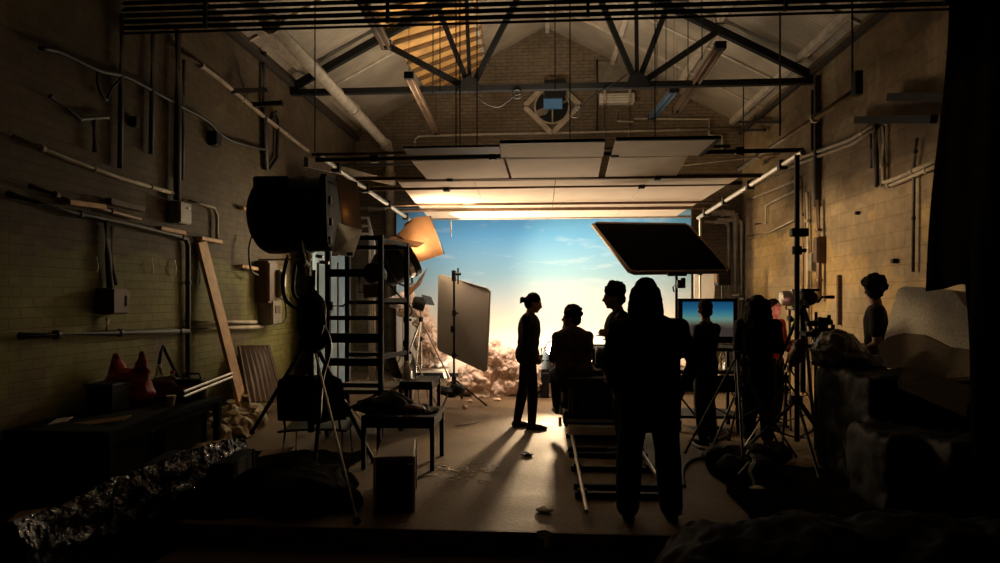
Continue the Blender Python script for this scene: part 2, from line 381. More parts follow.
# ================================================================== THE SETTING
HW = 4.2; YB = 14.2; YF = -2.0; STEP_Y = 4.5; EAVE = 5.3; RIDGE = 7.5; LOW = -.16
PITCH = (RIDGE - EAVE) / HW
def roof_z(x): return RIDGE - abs(x) * PITCH
struct('floor', MB().box((0, (STEP_Y + YB) / 2 + .1, -.1), (2 * HW + .4, YB - STEP_Y + .2, .2)), M['floor'])
struct('floor_front', MB().box((0, (STEP_Y + YF) / 2, LOW - .05), (2 * HW + .4, STEP_Y - YF, .1)), M['floor'])
struct('wall_left', MB().box((-HW - .1, (YB + YF) / 2, 2.55), (.2, YB - YF, 5.5)), M['wall_l'])
struct('wall_right', MB().box((HW + .1, (YB + YF) / 2, 2.55), (.2, YB - YF, 5.5)), M['wall_r'])
gb = MB().slab([(-HW - .2, YB + .1, -.2), (HW + .2, YB + .1, -.2), (HW + .2, YB + .1, EAVE), (0, YB + .1, RIDGE + .1), (-HW - .2, YB + .1, EAVE)], .2, (0, 1, 0))
struct('wall_back', gb, M['gable'])
fb = MB().slab([(-HW - .2, YF - .1, -.3), (HW + .2, YF - .1, -.3), (HW + .2, YF - .1, EAVE), (0, YF - .1, RIDGE + .1), (-HW - .2, YF - .1, EAVE)], .2, (0, 1, 0))
struct('wall_front', fb, M['front'])
for nm, sx in (('ceiling_left', -1), ('ceiling_right', 1)):
    q = [(0, YF - .2, RIDGE), (0, YB + .2, RIDGE), (sx * (HW + .2), YB + .2, roof_z(HW + .2)), (sx * (HW + .2), YF - .2, roof_z(HW + .2))]
    n = Vector((sx * PITCH, 0, 1)).normalized()
    struct(nm, MB().slab([Vector(v) + n * .04 for v in q], .08, n), M['roof'])
def slope_pt(sx, d, y, off):           # d = horizontal distance from the ridge, off = drop below the roof skin
    return Vector((sx * d, y, roof_z(d) - off))
k = 0
for sx, ds in ((1, (.05, 1.45, 2.75, 3.98)), (-1, (1.3, 3.98))):
    for d in ds:
        k += 1
        struct('trim_%d' % k, MB().bar(slope_pt(sx, d, YF, .055), slope_pt(sx, d, YB, .055), .09, .11), M['trim'])
for sx in (-1, 1):
    for y in (9.0, 11.6, 12.9):
        if sx < 0 and y > 12: continue
        k += 1
        struct('trim_%d' % k, MB().bar(slope_pt(sx, .1, y, .02), slope_pt(sx, HW, y, .02), .05, .035), M['trim'])
for sx, nm in ((-1, 'trim_eave_left'), (1, 'trim_eave_right')):
    struct(nm, MB().bar((sx * (HW - .05), YF, EAVE - .18), (sx * (HW - .05), YB, EAVE - .18), .07, .08), M['darkpipe'])
# step edge, chipped white paint
struct('trim_step', MB().bar((-HW, STEP_Y - .012, -.03), (HW, STEP_Y - .012, -.03), .024, .06), M['dkwood'], bevel=.004)
chip = MB(); c0 = P(541, 531, STEP_Y - .03)
pts = [(-.03, 0), (.03, .01), (.07, -.005), (.055, -.05), (.06, -.1), (.015, -.12), (.02, -.06), (-.02, -.05)]
chip.slab([Vector((c0.x + a, STEP_Y - .027, c0.z + b)) for a, b in pts], .006, (0, 1, 0))
one('paint_chip', chip, M['paper'], 'flaking white paint patch on the dark edge of the step', 'paint patch')

# ================================================================== painted sky and its set
sk = MB(); BY = 13.0; x0, x1, zt = -3.0, 2.86, 3.42
sk.box(((x0 + x1) / 2, BY, zt / 2), (x1 - x0, .04, zt))
one('painted_backdrop', sk, M['sky'], 'tall painted backdrop of a blue sky fading to a cream sunset', 'backdrop')
br = thing('backdrop_batten', 'long black batten lying along the foot of the painted sky', 'batten', (-1.7, 12.9, 0))
obj('rail', MB().box((-1.75, 12.88, .05), (2.5, .06, .10)), M['black'], br)
for x in (-2.8, -1.75, -.7): obj('foot', MB().box((x, 12.82, .02), (.08, .2, .04)), M['black'], br)
fl = MB().box((-3.85, 11.55, 1.78), (.04, 2.1, 3.56))
f0 = thing('side_flat', 'pale blue scenery flat standing along the brick wall behind the tower', 'scenery flat', (-3.85, 11.3, 0))
obj('panel', fl, M['blueflat'], f0)
for y in (10.6, 11.55, 12.5): obj('stile', MB().box((-3.90, y, 1.78), (.06, .07, 3.5)), M['wood'], f0)
f1 = thing('return_flat', 'narrow cream flat on edge between the painted sky and corner pipes', 'scenery flat', (3.05, 12.6, 0))
obj('panel', MB().slab([P(694, 262, 12.4), P(716, 262, 12.4), P(708, 388, 12.4), P(694, 388, 12.4)], .04), M['paper'], f1)
obj('edge_batten', MB().bar(P(715, 263, 12.43), P(707, 387, 12.43), .05, .05), M['wood'], f1)

def cloud(name, label, lumps, seed, voxel=.017):
    mb = MB(); rnd = random.Random(seed)
    for c, r in lumps:
        mb.ell(c, r * .82, nu=16, nv=10)
        for j in range(9):
            a = rnd.uniform(0, 6.283); z = rnd.uniform(-.4, 1); w_ = math.sqrt(1 - z * z); d = Vector((w_ * math.cos(a), w_ * math.sin(a), z)); mb.ell(c + d * r * .72, r * rnd.uniform(.28, .45), nu=10, nv=7)
    fz = fuse(mb, voxel, 3, .5); me = fz.mesh('tmp', fix=False); nr_ = [v.normal.copy() for v in me.vertices]; bpy.data.meshes.remove(me)
    for i, v in enumerate(fz.v):
        q_ = v + Vector((seed, 0, 0)); d = 0
        for fr_, am in ((4.5, .07), (10, .04), (22, .022), (47, .012)): d += am * (.45 - abs(noise.noise(q_ * fr_)) * 1.6)
        v2 = v + nr_[i] * d
        if v2.z < .004: v2.z = .004
        fz.v[i] = v2
    return one(name, fz, M['cotton'], label, 'cotton cloud', 'cotton wool clouds in front of the painted sky', smooth=True)
def lumps(spec, Y, spread=.25):
    out = []
    for (px, py, rp) in spec:
        y = Y + random.uniform(-spread, spread); out.append((P(px, py, y), rp * y / F))
    return out
cloud('cotton_cloud', 'broad cotton wool cloud heaped on the floor beside the standing woman',
      lumps([(462, 388, 13), (476, 382, 18), (492, 372, 20), (500, 356, 14), (500, 390, 18), (515, 380, 20), (530, 376, 20), (520, 395, 16), (480, 396, 14), (538, 392, 16), (497, 348, 7), (508, 362, 14), (461, 396, 9)], 10.85), 3)
cloud('cotton_cloud', 'pinkish cotton wool cloud between the seated operator and the pointing man',
      lumps([(590, 378, 20), (606, 372, 18), (622, 366, 16), (612, 388, 22), (590, 394, 18), (634, 380, 22), (652, 372, 22), (636, 394, 20)], 11.4), 9)
cloud('cotton_cloud', 'cotton wool cloud behind the monitor cart and its bottle',
      lumps([(680, 382, 20), (698, 376, 18), (716, 384, 18), (690, 394, 16)], 11.6), 14)
cloud('cotton_cloud', 'tall leaning cotton wool cloud held up on a low trestle',
      lumps([(420, 312, 8), (424, 325, 10), (428, 337, 13), (433, 348, 15), (440, 356, 13), (430, 358, 12), (422, 344, 9)], 12.3, .1), 21)
cloud('cotton_cloud', 'small warm cotton wool cloud beside the tripod under the barn doors',
      lumps([(399, 302, 9), (407, 300, 10), (403, 308, 9), (411, 308, 7)], 12.4, .1), 33)
tr = thing('trestle', 'low pale trestle carrying the tall cotton cloud', 'trestle', P(430, 384, 12.3) * 1.0)
obj('top_rail', MB().box((P(430, 370, 12.3).x, 12.3, P(430, 369, 12.3).z), (.72, .28, .04)), M['pipe'], tr)
for (a, b) in ((414, 410), (445, 449)):
    for dy in (-.13, .13):
        q = P(b, 380, 12.3); q.z = 0; q.y += dy * 1.5
        obj('leg', MB().bar(P(a, 371, 12.3) + Vector((0, dy, 0)), q, .035, .035), M['pipe'], tr)
q0 = P(430, 378, 12.3)
for px in (403,):
    st = thing('cloud_stand', 'thin stand holding up the small warm cotton cloud', 'stand', (P(px, 300, 12.4).x, 12.4, 0))
    x = P(px, 300, 12.4).x
    obj('pole', MB().cyl((x, 12.4, 0.02), (x, 12.4, 1.5), .014), M['alu'], st)
    for a in (0, 2.1, 4.2): obj('leg', MB().cyl((x, 12.4, .35), (x + .3 * math.cos(a), 12.4 + .3 * math.sin(a), .015), .01), M['alu'], st)
# scraps of cotton on the floor
for i, (px, py, r, lb) in enumerate([(464, 409, .05, 'between the reflector stand and the standing woman'), (497, 401, .045, 'at the foot of the broad cloud'), (437, 383, .06, 'close to the trestle of the tall cloud'),
                                     (470, 402, .035, 'under the reflector board'), (556, 403, .05, 'by the shoes of the person behind the operator'), (448, 391, .035, 'next to the stand of the reflector')]):
    p = PZ(px, py, 0); mb = MB()
    for j in range(5): mb.ell(p + Vector((random.uniform(-1, 1) * r, random.uniform(-1, 1) * r, r * .55)), r * random.uniform(.4, .75), nu=8, nv=6)
    one('cotton_scrap', fuse(mb, .012, 1), M['cotton'], 'cotton tuft dropped on the floor ' + lb, 'cotton tuft', 'cotton tufts on the floor', smooth=True)
for i, (px, py, lb) in enumerate([(466, 474, 'pale smear of dried plaster on the floor below the bench'), (447, 470, 'scatter of pale plaster flakes by the bench leg'), (482, 468, 'thin chalky streak on the floor in front of the standing woman')]):
    mb = MB()
    for j in range(14):
        c = PZ(px + random.uniform(-18, 18), py + random.uniform(-6, 8), 0.004); a = random.uniform(0, 3.1); l = random.uniform(.02, .07); ww = random.uniform(.006, .016)
        d = Vector((math.cos(a), math.sin(a), 0)); e = Vector((-d.y, d.x, 0))
        mb.slab([c + d * l, c + e * ww, c - d * l, c - e * ww], .004, (0, 0, 1))
    tag(one('plaster_flakes', mb, M['paper'], lb, 'plaster flakes'), kind='stuff')
for px, py, lb in ((545, 512, 'crumpled white scrap of paper on the floor before the track'), (527, 456, 'dark crushed can on the floor beneath the standing woman'), (757, 490, 'flat pale paper scrap beside the stand base and cables')):
    c = PZ(px, py, 0); mb = MB().ell(c + Vector((0, 0, .018)), (.07, .05, .018), nu=14, nv=8)
    crumple(mb, .012, 25, px)
    for v in mb.v: v.z = max(v.z, .003)
    one('litter', mb, M['black'] if px == 527 else M['paper'], lb, 'litter', smooth=False)

# ================================================================== ROOF: truss, grid, pipes
TY = 10.5; TB = 5.0
def tp(px, py): return P(px, py, TY)
tz = lambda x: roof_z(x) - .22
tr = thing('roof_truss', 'dark steel roof truss spanning the studio with raking webs', 'truss', (0, TY, TB))
obj('bottom_chord', MB().bar((-HW + .01, TY, TB), (HW - .01, TY, TB), .10, .09), M['black'], tr)
for sx in (-1, 1):
    obj('top_chord', MB().bar((sx * (HW - .01), TY, tz(HW)), (0, TY, tz(0)), .1, .11), M['black'], tr)
nl = Vector((tp(470, 88).x, TY, TB)); nr = Vector((tp(637, 86).x, TY, TB))
for n, outs in ((nl, (-2.75, -1.75, 0, -1.28)), (nr, (2.75, .65, 1.95, 1.45))):
    for i, xo in enumerate(outs):
        obj('web', MB().bar(n + Vector((0, .0 if i % 2 else .05, 0)), (xo, TY, tz(xo)), .05 if i == 3 else .085, .06 if i == 3 else .085), M['black'], tr)
    obj('gusset', MB().slab([n + Vector(q) for q in ((-.2, -.06, -.06), (.2, -.06, -.06), (.13, -.06, .12), (0, -.06, .2), (-.13, -.06, .12))], .03, (0, 1, 0)), M['black'], tr)
one('wall_stanchion', MB().box((HW - .05, TY - .25, 4.0), (.08, .07, 2.0)), M['darkpipe'], 'dark steel post under the truss end on the tan wall', 'post')
# wood sheathing patch between the roof pieces
def PR(px, py, sx, off=0.0):
    d = ray(px, py); k_ = sx * PITCH                     # plane z = RIDGE - off - sx*x*PITCH
    t_ = (RIDGE - off - EYE) / (d.z + k_ * d.x); return ORI + d * t_
ws = thing('wood_roof_panel', 'bright raw wood roof panel crossed by dark battens', 'roof panel', PR(440, 60, -1, .07))
wq = [PR(px, py, -1, .07) for px, py in ((431, 96), (487, 69), (474, -10), (372, 12))]
obj('sheathing', MB().slab(wq, .03, Vector((-PITCH, 0, 1)).normalized()), M['osb'], ws)
for i in range(9):
    f = (i + .6) / 9
    a_, b_ = wq[0].lerp(wq[3], f), wq[1].lerp(wq[2], f); dn = Vector((PITCH, 0, -1)).normalized() * .05
    obj('batten', MB().bar(a_ + dn, b_ + dn, .085, .05), M['batten'], ws)
# overhead bank of dark pipes close to the camera
pb = thing('pipe_bank', 'bank of dark horizontal pipes slung high across the studio', 'pipe bank', (0, 6.2, 4.2))
for i in range(13):
    obj('pipe', MB().cyl((-HW + .02, 6.2 - (i % 2) * .03, 4.245 + i * .031), (HW - .02, 6.2 - (i % 2) * .03, 4.245 + i * .031), .013, n=8), M['black'], pb)
for x in (-3.3, -1.5, .4, 2.2, 3.6): obj('hanger', MB().bar((x, 6.12, 4.24), (x, 6.12, roof_z(x) - .01), .04, .03), M['steel'], pb)

# white ducts
def pipe(name, label, pts, r, m, cat='pipe', brackets=0, group=None, n=10):
    t = thing(name, label, cat, pts[0], group)
    obj('tube', MB().tube(pts, r, n), M[m], t, smooth=True)
    pts = [Vector(p) for p in pts]
    for i in range(brackets):
        f = (i + .5) / brackets * (len(pts) - 1); a = int(f); p = pts[a].lerp(pts[a + 1], f - a); d = (pts[a + 1] - pts[a]).normalized()
        obj('clip', MB().cyl(p - d * .02, p + d * .02, r * 1.35, n=10), M[m if m != 'darkpipe' else 'steel'], t)
    return t
pipe('roof_duct', 'fat white duct running under the eave to the gable', [(-3.38, 6.2, 5.02), (-3.38, 9.0, 4.98), (-3.38, 12.0, 4.92), (-3.38, 13.8, 4.86), (-3.38, 13.95, 4.78), (-3.38, 13.98, 4.6), (-3.38, 14.0, 3.4), (-3.38, 14.0, 0.02)], .095, 'whitepipe', 'duct', 6, n=16)
for y in (7.2, 8.6, 10.1, 11.5, 12.9): pass
pipe('wall_riser', 'slim white riser pipe beside the fat duct on the gable', [(-3.05, 14.08, .02), (-3.05, 14.08, 3.4), (-3.12, 14.08, 3.52), (-3.6, 14.08, 3.55), (-4.1, 14.08, 3.55)], .045, 'whitepipe', 'pipe', 4)
for i, z in enumerate((3.12, 3.28, 3.42)):
    pipe('bent_pipe', 'bent white pipe, %s of three stacked elbows behind the lamp tower' % ('lowest', 'middle', 'topmost')[i], [P(358, 212 - i * 8 + 24, 12.2 + i * .02) - Vector((.5, 0, 0)), P(362, 212 - i * 8 + 22, 12.2), P(372 - i * 2, 210 - i * 8 + 24, 12.2), P(374 - i * 2, 215 - i * 8 + 28, 12.2), Vector((P(374 - i * 2, 300, 12.2).x, 12.2, .02))], .028, 'whitepipe', 'pipe')
for i, (px, r, mm, zt_) in enumerate(((736, .065, 'pipe', 3.3), (742, .04, 'pipe', 3.15), (729, .03, 'whitepipe', 3.1))):
    x = P(px, 250, 13.95).x
    pipe('corner_pipe', ('thick tan pipe standing in the corner of the gable', 'thinner tan pipe between the thick one and the block wall', 'thin pale pipe on the gable beside the thick tan one')[i], [(x, 13.98, .02), (x, 13.98, zt_), (x - .05, 13.98, zt_ + .08), (x - .5, 13.98, zt_ + .1)], r, mm, 'pipe', 3)
pipe('hanging_tube', 'long white tube slung beneath the roof along the block wall', [(3.69, 8.0, 4.07), (3.69, 12.7, 4.07)], .05, 'whitepipe', 'tube', 2)
for y in (8.1, 12.4):
    one('hanging_wire', MB().cyl((3.69, y, 4.1), (3.69, y, roof_z(3.69)), .012, n=6), M['cable'], 'dark hanger at the %s end of the long white tube' % ('open' if y < 9 else 'gable'), 'hanger')
one('tube_clamp', MB().box((3.69, 7.98, 4.15), (.09, .12, .28)), M['black'], 'black clamp gripping the open end of the long white tube', 'clamp', bevel=.01)

# gable fittings: fan, heater, conduits
gx, gz = P(552, 106, YB - .1).x, P(552, 106, YB - .1).z
fan = thing('extractor_fan', 'round extractor fan in a diamond wooden frame on the gable', 'fan', (gx, YB - .06, gz - .5))
gy = YB - .03
hole = MB().lathe((gx, gy, gz), (0, -1, 0), [(0, .36), (.02, .36)], 32); obj('opening', hole, M['black'], fan)
for a in range(4):
    an = math.pi / 2 * a; p = Vector((math.cos(an), 0, math.sin(an))) * .60; q = Vector((math.cos(an + math.pi / 2), 0, math.sin(an + math.pi / 2))) * .60
    c = Vector((gx, gy - .05, gz)); p2 = p.lerp(q, .02); q2 = p.lerp(q, .98)
    obj('frame_board', MB().bar(c + p2, c + q2, .09, .11), M['wood' if False else 'pipe'], fan)
ring = MB().tube([(gx + .37 * math.cos(t * math.pi / 16), gy - .05, gz + .37 * math.sin(t * math.pi / 16)) for t in range(33)], .022, 6); obj('ring', ring, M['pipe'], fan)
for a in (3.55, .4, 1.9):
    d = Vector((math.cos(a), 0, math.sin(a))); e = Vector((-d.z, 0, d.x)); c = Vector((gx, gy - .06, gz))
    obj('blade', MB().slab([c + d * .05 + e * .03, c + d * .2 + e * .11, c + d * .34 + e * .08, c + d * .34 - e * .05, c + d * .05 - e * .04], .02, (0.2, 1, 0)), M['greybox'], fan)
obj('hub', MB().lathe((gx, gy - .02, gz), (0, -1, 0), [(0, .07), (.08, .07), (.1, .04)], 14), M['greybox'], fan)
obj('post', MB().bar((gx + .01, gy - .08, gz - .38), (gx + .01, gy - .08, gz - .04), .05, .03), M['pipe'], fan)
obj('motor_box', MB().box((gx + .06, gy - .2, gz + .3), (.46, .22, .4)), M['black'], fan, bevel=.02)
obj('blue_cover', MB().box((gx + .02, gy - .24, gz - .0), (.40, .06, .23)), M['bluefilm'], fan, bevel=.008); fan.children[-1]['label'] = 'bright blue cover plate'
hx, hz = P(616, 101, YB).x, P(616, 101, YB).z
ht = thing('wall_heater', 'white slatted heater under a pale plate high on the gable', 'heater', (hx, YB - .1, hz - .15))
obj('back_plate', MB().box((hx - .02, YB - .01, hz + .48), (.72, .03, .75)), M['greybox'], ht)
obj('casing', MB().box((hx, YB - .12, hz), (.74, .2, .2)), M['white'], ht, bevel=.01)
for dz in (-.055, 0, .055): obj('fin', MB().box((hx, YB - .225, hz + dz), (.70, .02, .018)), M['trim'], ht)
for dx in (-.26, .26): obj('bracket', MB().box((hx + dx, YB - .14, hz + .02), (.05, .26, .3)), M['pipe'], ht)
for dx, le in ((-.27, 1.0), (.27, 1.05)):
    pipe('heater_pipe', 'thin pale pipe dropping from the %s of the gable heater' % ('fan side' if dx < 0 else 'wall side'), [(hx + dx, YB - .05, hz - .1), (hx + dx, YB - .05, hz - le)], .018, 'whitepipe', 'pipe')
gp = lambda px, py: P(px, py, YB - .05)
pipe('gable_conduit', 'long pale conduit crossing the whole gable below the fan', [gp(414, 147), gp(415, 139), gp(419, 136), gp(480, 134.5), gp(560, 133), gp(640, 131), gp(736, 129)], .026, 'whitepipe', 'conduit', 5)
pipe('gable_conduit', 'pale stepped conduit from the heater out to the block wall', [gp(617, 112), gp(617, 121), gp(634, 122), gp(634, 119), gp(709, 119), gp(709, 135), gp(722, 136), gp(722, 150)], .022, 'whitepipe', 'conduit', 3)
pipe('gable_conduit', 'dark conduit dropping between the fan and heater', [gp(597, 60), gp(597, 132)], .02, 'darkpipe', 'conduit')
def cable(name, label, pts, r=.008, m='cable', cat='cable', n=6, group=None):
    return one(name, MB().tube(smooth_pts(pts), r, n), M[m], label, cat, group, smooth=True)
def smooth_pts(pts, k=5):
    pts = [Vector(p) for p in pts]; out = []
    for i in range(len(pts) - 1):
        p0 = pts[max(i - 1, 0)]; p1 = pts[i]; p2 = pts[i + 1]; p3 = pts[min(i + 2, len(pts) - 1)]
        for j in range(k):
            t = j / k
            out.append(.5 * ((2 * p1) + (p2 - p0) * t + (2 * p0 - 5 * p1 + 4 * p2 - p3) * t * t + (3 * p1 - p0 - 3 * p2 + p3) * t ** 3))
    out.append(pts[-1]); return out
ty = TY - .07
loop = [P(517 + 4.5 * math.cos(a), 94 + 4.5 * math.sin(a), ty) for a in [i * .52 for i in range(13)]]
cable('hanging_cable', 'slack cable looped off the truss chord before the fan', [P(474, 93, ty), P(485, 103, ty), P(498, 107, ty), P(508, 101, ty), P(514, 96, ty)] + loop, .012)
loop = [P(575 + 4.5 * math.cos(a), 113 + 4.5 * math.sin(a), ty) for a in [i * .52 for i in range(13)]]
cable('hanging_cable', 'coiled cable hanging between the fan and heater', loop + [P(580, 109, ty), P(592, 97, ty), P(604, 89, ty), P(618, 81, ty), P(627, 74, ty)], .012)

# ---- fluorescent battens hanging from the roof
def fluo(label, a, b, wdt, m='whitepipe', m2='chrome'):
    a = Vector(a); b = Vector(b); t = thing('strip_light', label, 'strip light', a)
    x, y = MB().frame(b - a)
    obj('spine', MB().bar(a, b, wdt, .05), M[m], t)
    for s in (-1, 1):
        obj('tube', MB().cyl(a + x * s * wdt * .32 - y * .045, b + x * s * wdt * .32 - y * .045, .019, n=10), M[m2], t, smooth=True)
    d = (b - a).normalized()
    obj('end_cap', MB().bar(a - d * .05, a + d * .04, wdt * 1.1, .10), M['black'], t); obj('end_cap', MB().bar(b - d * .04, b + d * .05, wdt * 1.1, .10), M['black'], t)
    for e in (a, b): obj('suspension_wire', MB().cyl(e, (e.x, e.y, roof_z(e.x) - .02), .004, n=5), M['cable'], t)
    return t
fluo('unlit strip light above the fat duct, cut by the pipe bank', P(358, -8, 6.9), P(386, 45, 8.5), .12, 'pipe', 'tubebr')
fluo('unlit strip light hanging beside the raw wood panel', P(409, 76, 9.4), P(436, 132, 12.6), .12, 'tubebr', 'tubebr')
fluo('brown strip light hanging under the sloped roof beyond the truss', P(720, 46, 9.2), P(677, 110, 11.8), .14, 'tubebr', 'tubebr')
fluo('short bluish strip light hanging beside the heater', P(674, 90, 11.2), P(652, 117, 13.2), .14, 'bluedim', 'bluedim')
for i, (px, y1, y2, Y, lb) in enumerate([(440, -20, 92, 9.3, 'by the strip light at the wood panel'), (433, 52, 94, 9.6, 'near the lower edge of the wood panel'), (555, 0, 90, 8.6, 'in front of the roof ridge'), (657, 0, 96, 11.3, 'over the short bluish strip light'),
                                (666, 0, 92, 11.3, 'knotted over the bluish strip light'), (688, 0, 84, 9.9, 'over the brown strip light'), (702, 0, 60, 9.3, 'at the top of the brown strip light')]):
    a = P(px, y1, Y); b = P(px, y2, Y); a = Vector((b.x, b.y, roof_z(b.x) - .02))
    one('hanging_rope', MB().cyl(b, a, .008, n=6), M['cable'], 'dark cord hanging from the roof ' + lb, 'rope')  # thin dark cords hanging free from the roof
for i, (px, y1, Y, lb) in enumerate([(456, 146, 6.4, 'above the black board of the rig'), (460, 146, 6.4, 'thin one beside the black board hanger'), (477, 146, 6.4, 'at the end of the black board'), (570, 141, 5.98, 'between the fan and pale boards'), (655, 137, 5.98, 'at the middle of the mottled pale board'), (315, 152, 6.4, 'at the tower end of the rig')]):
    b = P(px, y1, Y); one('rig_hanger', MB().cyl(b, (b.x, b.y, roof_z(b.x) - .02), .006, n=6), M['cable'], 'dark hanger rod of the scaffold rig ' + lb, 'hanger rod')

# ================================================================== RIG OF TUBES AND BOUNCE BOARDS
def tube(label, a, b, r=.024, m='steel', clamps=0, name='scaffold_tube'):
    t = thing(name, label, 'scaffold tube', a); a = Vector(a); b = Vector(b)
    obj('tube', MB().cyl(a, b, r, n=12), M[m], t, smooth=False, auto=40)
    for i in range(clamps):
        p = a.lerp(b, (i + .5) / clamps); d = (b - a).normalized()
        obj('clamp', MB().bar(p - d * .04, p + d * .04, r * 3, r * 3.4), M['steel'], t, bevel=.006)
    return t
RY = 6.55
def at(px, py, Y): return P(px, py, Y)
tube('dark scaffold tube along the front of the pale board rig', at(316, 160, RY), at(803, 150, RY), .022, 'steel', 4)
tube('upper scaffold tube carrying the black board', at(312, 154.5, 6.4), at(730, 146, 6.4), .016, 'tubebr')
tube('brown scaffold tube just behind the front boards', at(350, 178.6, 7.7), at(764, 175.5, 7.7), .026, 'tubebr', 2)
tube('brown scaffold tube beneath the front of the big bounce boards', at(352, 189, 8.3), at(742, 183, 8.3), .03, 'tubebr', 2)
tube('scaffold tube beneath the middle of the bounce boards', (-2.3, 9.6, 2.995), (2.5, 9.6, 2.995), .02, 'tubebr')
tube('scaffold tube beneath the bounce boards next behind the middle one', (-2.4, 10.15, 2.99), (2.5, 10.15, 2.99), .026, 'tubebr')
tube('pale scaffold tube along the rear edge of the bounce boards', (-2.3, 11.53, 3.02), (2.55, 11.53, 3.02), .022, 'alu')
tube('bright aluminium tube sloping from the rig down to the barn doors', at(318, 155, 6.5), at(413, 222, 11.0), .03, 'alu', 4)
tube('bright aluminium tube sloping along the block wall side of the rig', at(803, 152, 6.5), at(698, 218, 11.0), .03, 'alu', 4)
tube('thin dark tube between the fat duct and rig', at(330, 166, 11.5), at(440, 163, 11.5), .02, 'steel')
tube('thin tan tube crossing the gable below the mottled pale board', at(682, 165, 11.5), at(780, 154, 11.5), .02, 'pipe')
def board(label, quad, m, t=.018, name='bounce_board', edge=None):
    b = thing(name, label, 'board', quad[0])
    obj('sheet', MB().slab(quad, t), M[m], b)
    if edge:
        for i in edge: obj('edge_strip', MB().bar(quad[i], quad[(i + 1) % 4], .04, .03), M['black'], b)
    return b
zb = 3.035
ed = [(-1.80, -2.07), (-.865, -.965), (.125, .11), (1.235, 1.22), (2.28, 2.28)]
lab = ['hot-lit big bounce board over the bounce lamp', 'big bounce board, second from the bounce lamp', 'big bounce board over the seated operator', 'big bounce board over the tilted black flag']
for i in range(4):
    (a, a2), (b, b2) = ed[i], ed[i + 1]
    board(lab[i], [(a + .004, 7.85, zb), (b - .004, 7.85, zb), (b2 - .004, 11.5, zb), (a2 + .004, 11.5, zb)], 'board')
def flat(l0, r0, l1, r1, y0, y1):
    return [PZ(l0, y0, zb), PZ(r0, y0 - (r0 - l0) * .018, zb), PZ(r1, y1 - (r1 - l1) * .015, zb), PZ(l1, y1, zb)]
board('middle row pale board next to the hot-lit bounce board', flat(411, 503, 427, 509, 160, 178.6), 'board')
board('middle row pale board in the centre of the rig', flat(506, 602, 512, 598, 158.5, 178.2), 'board')
board('middle row mottled board towards the block wall', flat(610, 688, 605, 676, 157, 177.2), 'board')
board('black board lying on the upper scaffold tube', flat(403, 499, 408, 500, 147.5, 154.3), 'black')
board('pale board with a black front edge, directly below the fan', flat(500, 605, 501, 603, 142.5, 157.5), 'board', edge=(0,))
board('pale board with a black front edge, below the heater', flat(616, 719, 611, 700, 139.5, 156), 'board', edge=(0, 1))
board('long tan board slung edge on above the black drum lamp', [P(306, 157, 7.0), P(306, 167, 7.0), P(394, 185, 10.6), P(394, 181, 10.6)], 'pipe', .05, 'slung_board')
one('lamp_strip', MB().bar(P(462, 176, 7.75), P(483, 176, 7.75), .04, .04), M['white'], 'short pale strip resting behind the brown scaffold tube', 'strip', bevel=.006)

# ================================================================== GREEN BRICK WALL: pipes, boxes, pegs
wl = lambda px, py, off=.05: PX(px, py, -HW + off)
wr = lambda px, py, off=.05: PX(px, py, HW - off)
pipe('wall_pipe', 'pale sloping pipe high on the green brick wall reaching the rig', [wl(178, 48), wl(222, 81), wl(262, 115), wl(308, 151)], .03, 'pipe', 'pipe', 3)
cable('cable_bundle', 'thick sagging cable bundle across the upper green brick wall', [wl(40, 48), wl(60, 52), wl(98, 70), wl(124, 76), wl(148, 88), wl(182, 107), wl(206, 120), wl(226, 138), wl(250, 146), wl(268, 150)], .022)
cable('cable_bundle', 'thinner cable drooping under the thick bundle on the green wall', [wl(98, 66), wl(98, 85), wl(106, 100), wl(112, 88), wl(124, 77)], .013)
pipe('wall_pipe', 'long pale pipe sloping down to the fuse box', [wl(14, 137), wl(68, 159), wl(120, 178), wl(179, 195)], .022, 'pipe', 'pipe', 3)
pipe('wall_pipe', 'dark pipe along the paint line turning down beside the leaning plank', [wl(8, 194), wl(70, 212), wl(125, 223), wl(178, 236), wl(186, 239), wl(188, 246), wl(188, 290), wl(188, 380)], .028, 'darkpipe', 'pipe', 3)
pipe('wall_pipe', 'rusty pipe above the paint line on the green wall', [wl(30, 186), wl(80, 203), wl(140, 219)], .022, 'tubebr', 'pipe', 2)
pipe('wall_pipe', 'dark vertical pipe nearest the pipe bank on the green wall', [wl(122, 14), wl(121, 90), wl(120, 168)], .026, 'darkpipe', 'pipe')
pipe('wall_pipe', 'short dark vertical pipe between two taller ones', [wl(153, 32), wl(152, 90), wl(151, 154)], .026, 'darkpipe', 'pipe')
pipe('wall_pipe', 'thick dark vertical pipe entering the top of the fuse box', [wl(178, 30, .07), wl(178, 110, .07), wl(177, 200, .07)], .04, 'darkpipe', 'pipe')
pipe('wall_pipe', 'slim dark vertical pipe hugging the fuse box riser', [wl(184, 60), wl(183, 130), wl(182, 180)], .022, 'darkpipe', 'pipe')
pipe('wall_pipe', 'thin tan pipe looping from the fuse box towards the plank head', [wl(189, 201), wl(208, 206), wl(214, 208), wl(217, 216), wl(217, 240)], .022, 'pipe', 'pipe')
pipe('wall_pipe', 'vertical pipe dropping into the dark switch box', [wl(107, 222), wl(108, 255), wl(110, 290)], .03, 'darkpipe', 'pipe')
pipe('wall_pipe', 'thin pipe beside the switch box drop', [wl(112, 226), wl(112, 262), wl(116, 285)], .016, 'darkpipe', 'pipe')
pipe('wall_pipe', 'pipe running from the switch box down to the low conduit', [wl(108, 318), wl(108, 332)], .025, 'pipe', 'pipe')
pipe('wall_pipe', 'low conduit across the green wall behind the red bag', [wl(20, 336), wl(108, 333), wl(188, 331), wl(188, 331)], .03, 'darkpipe', 'pipe', 4)
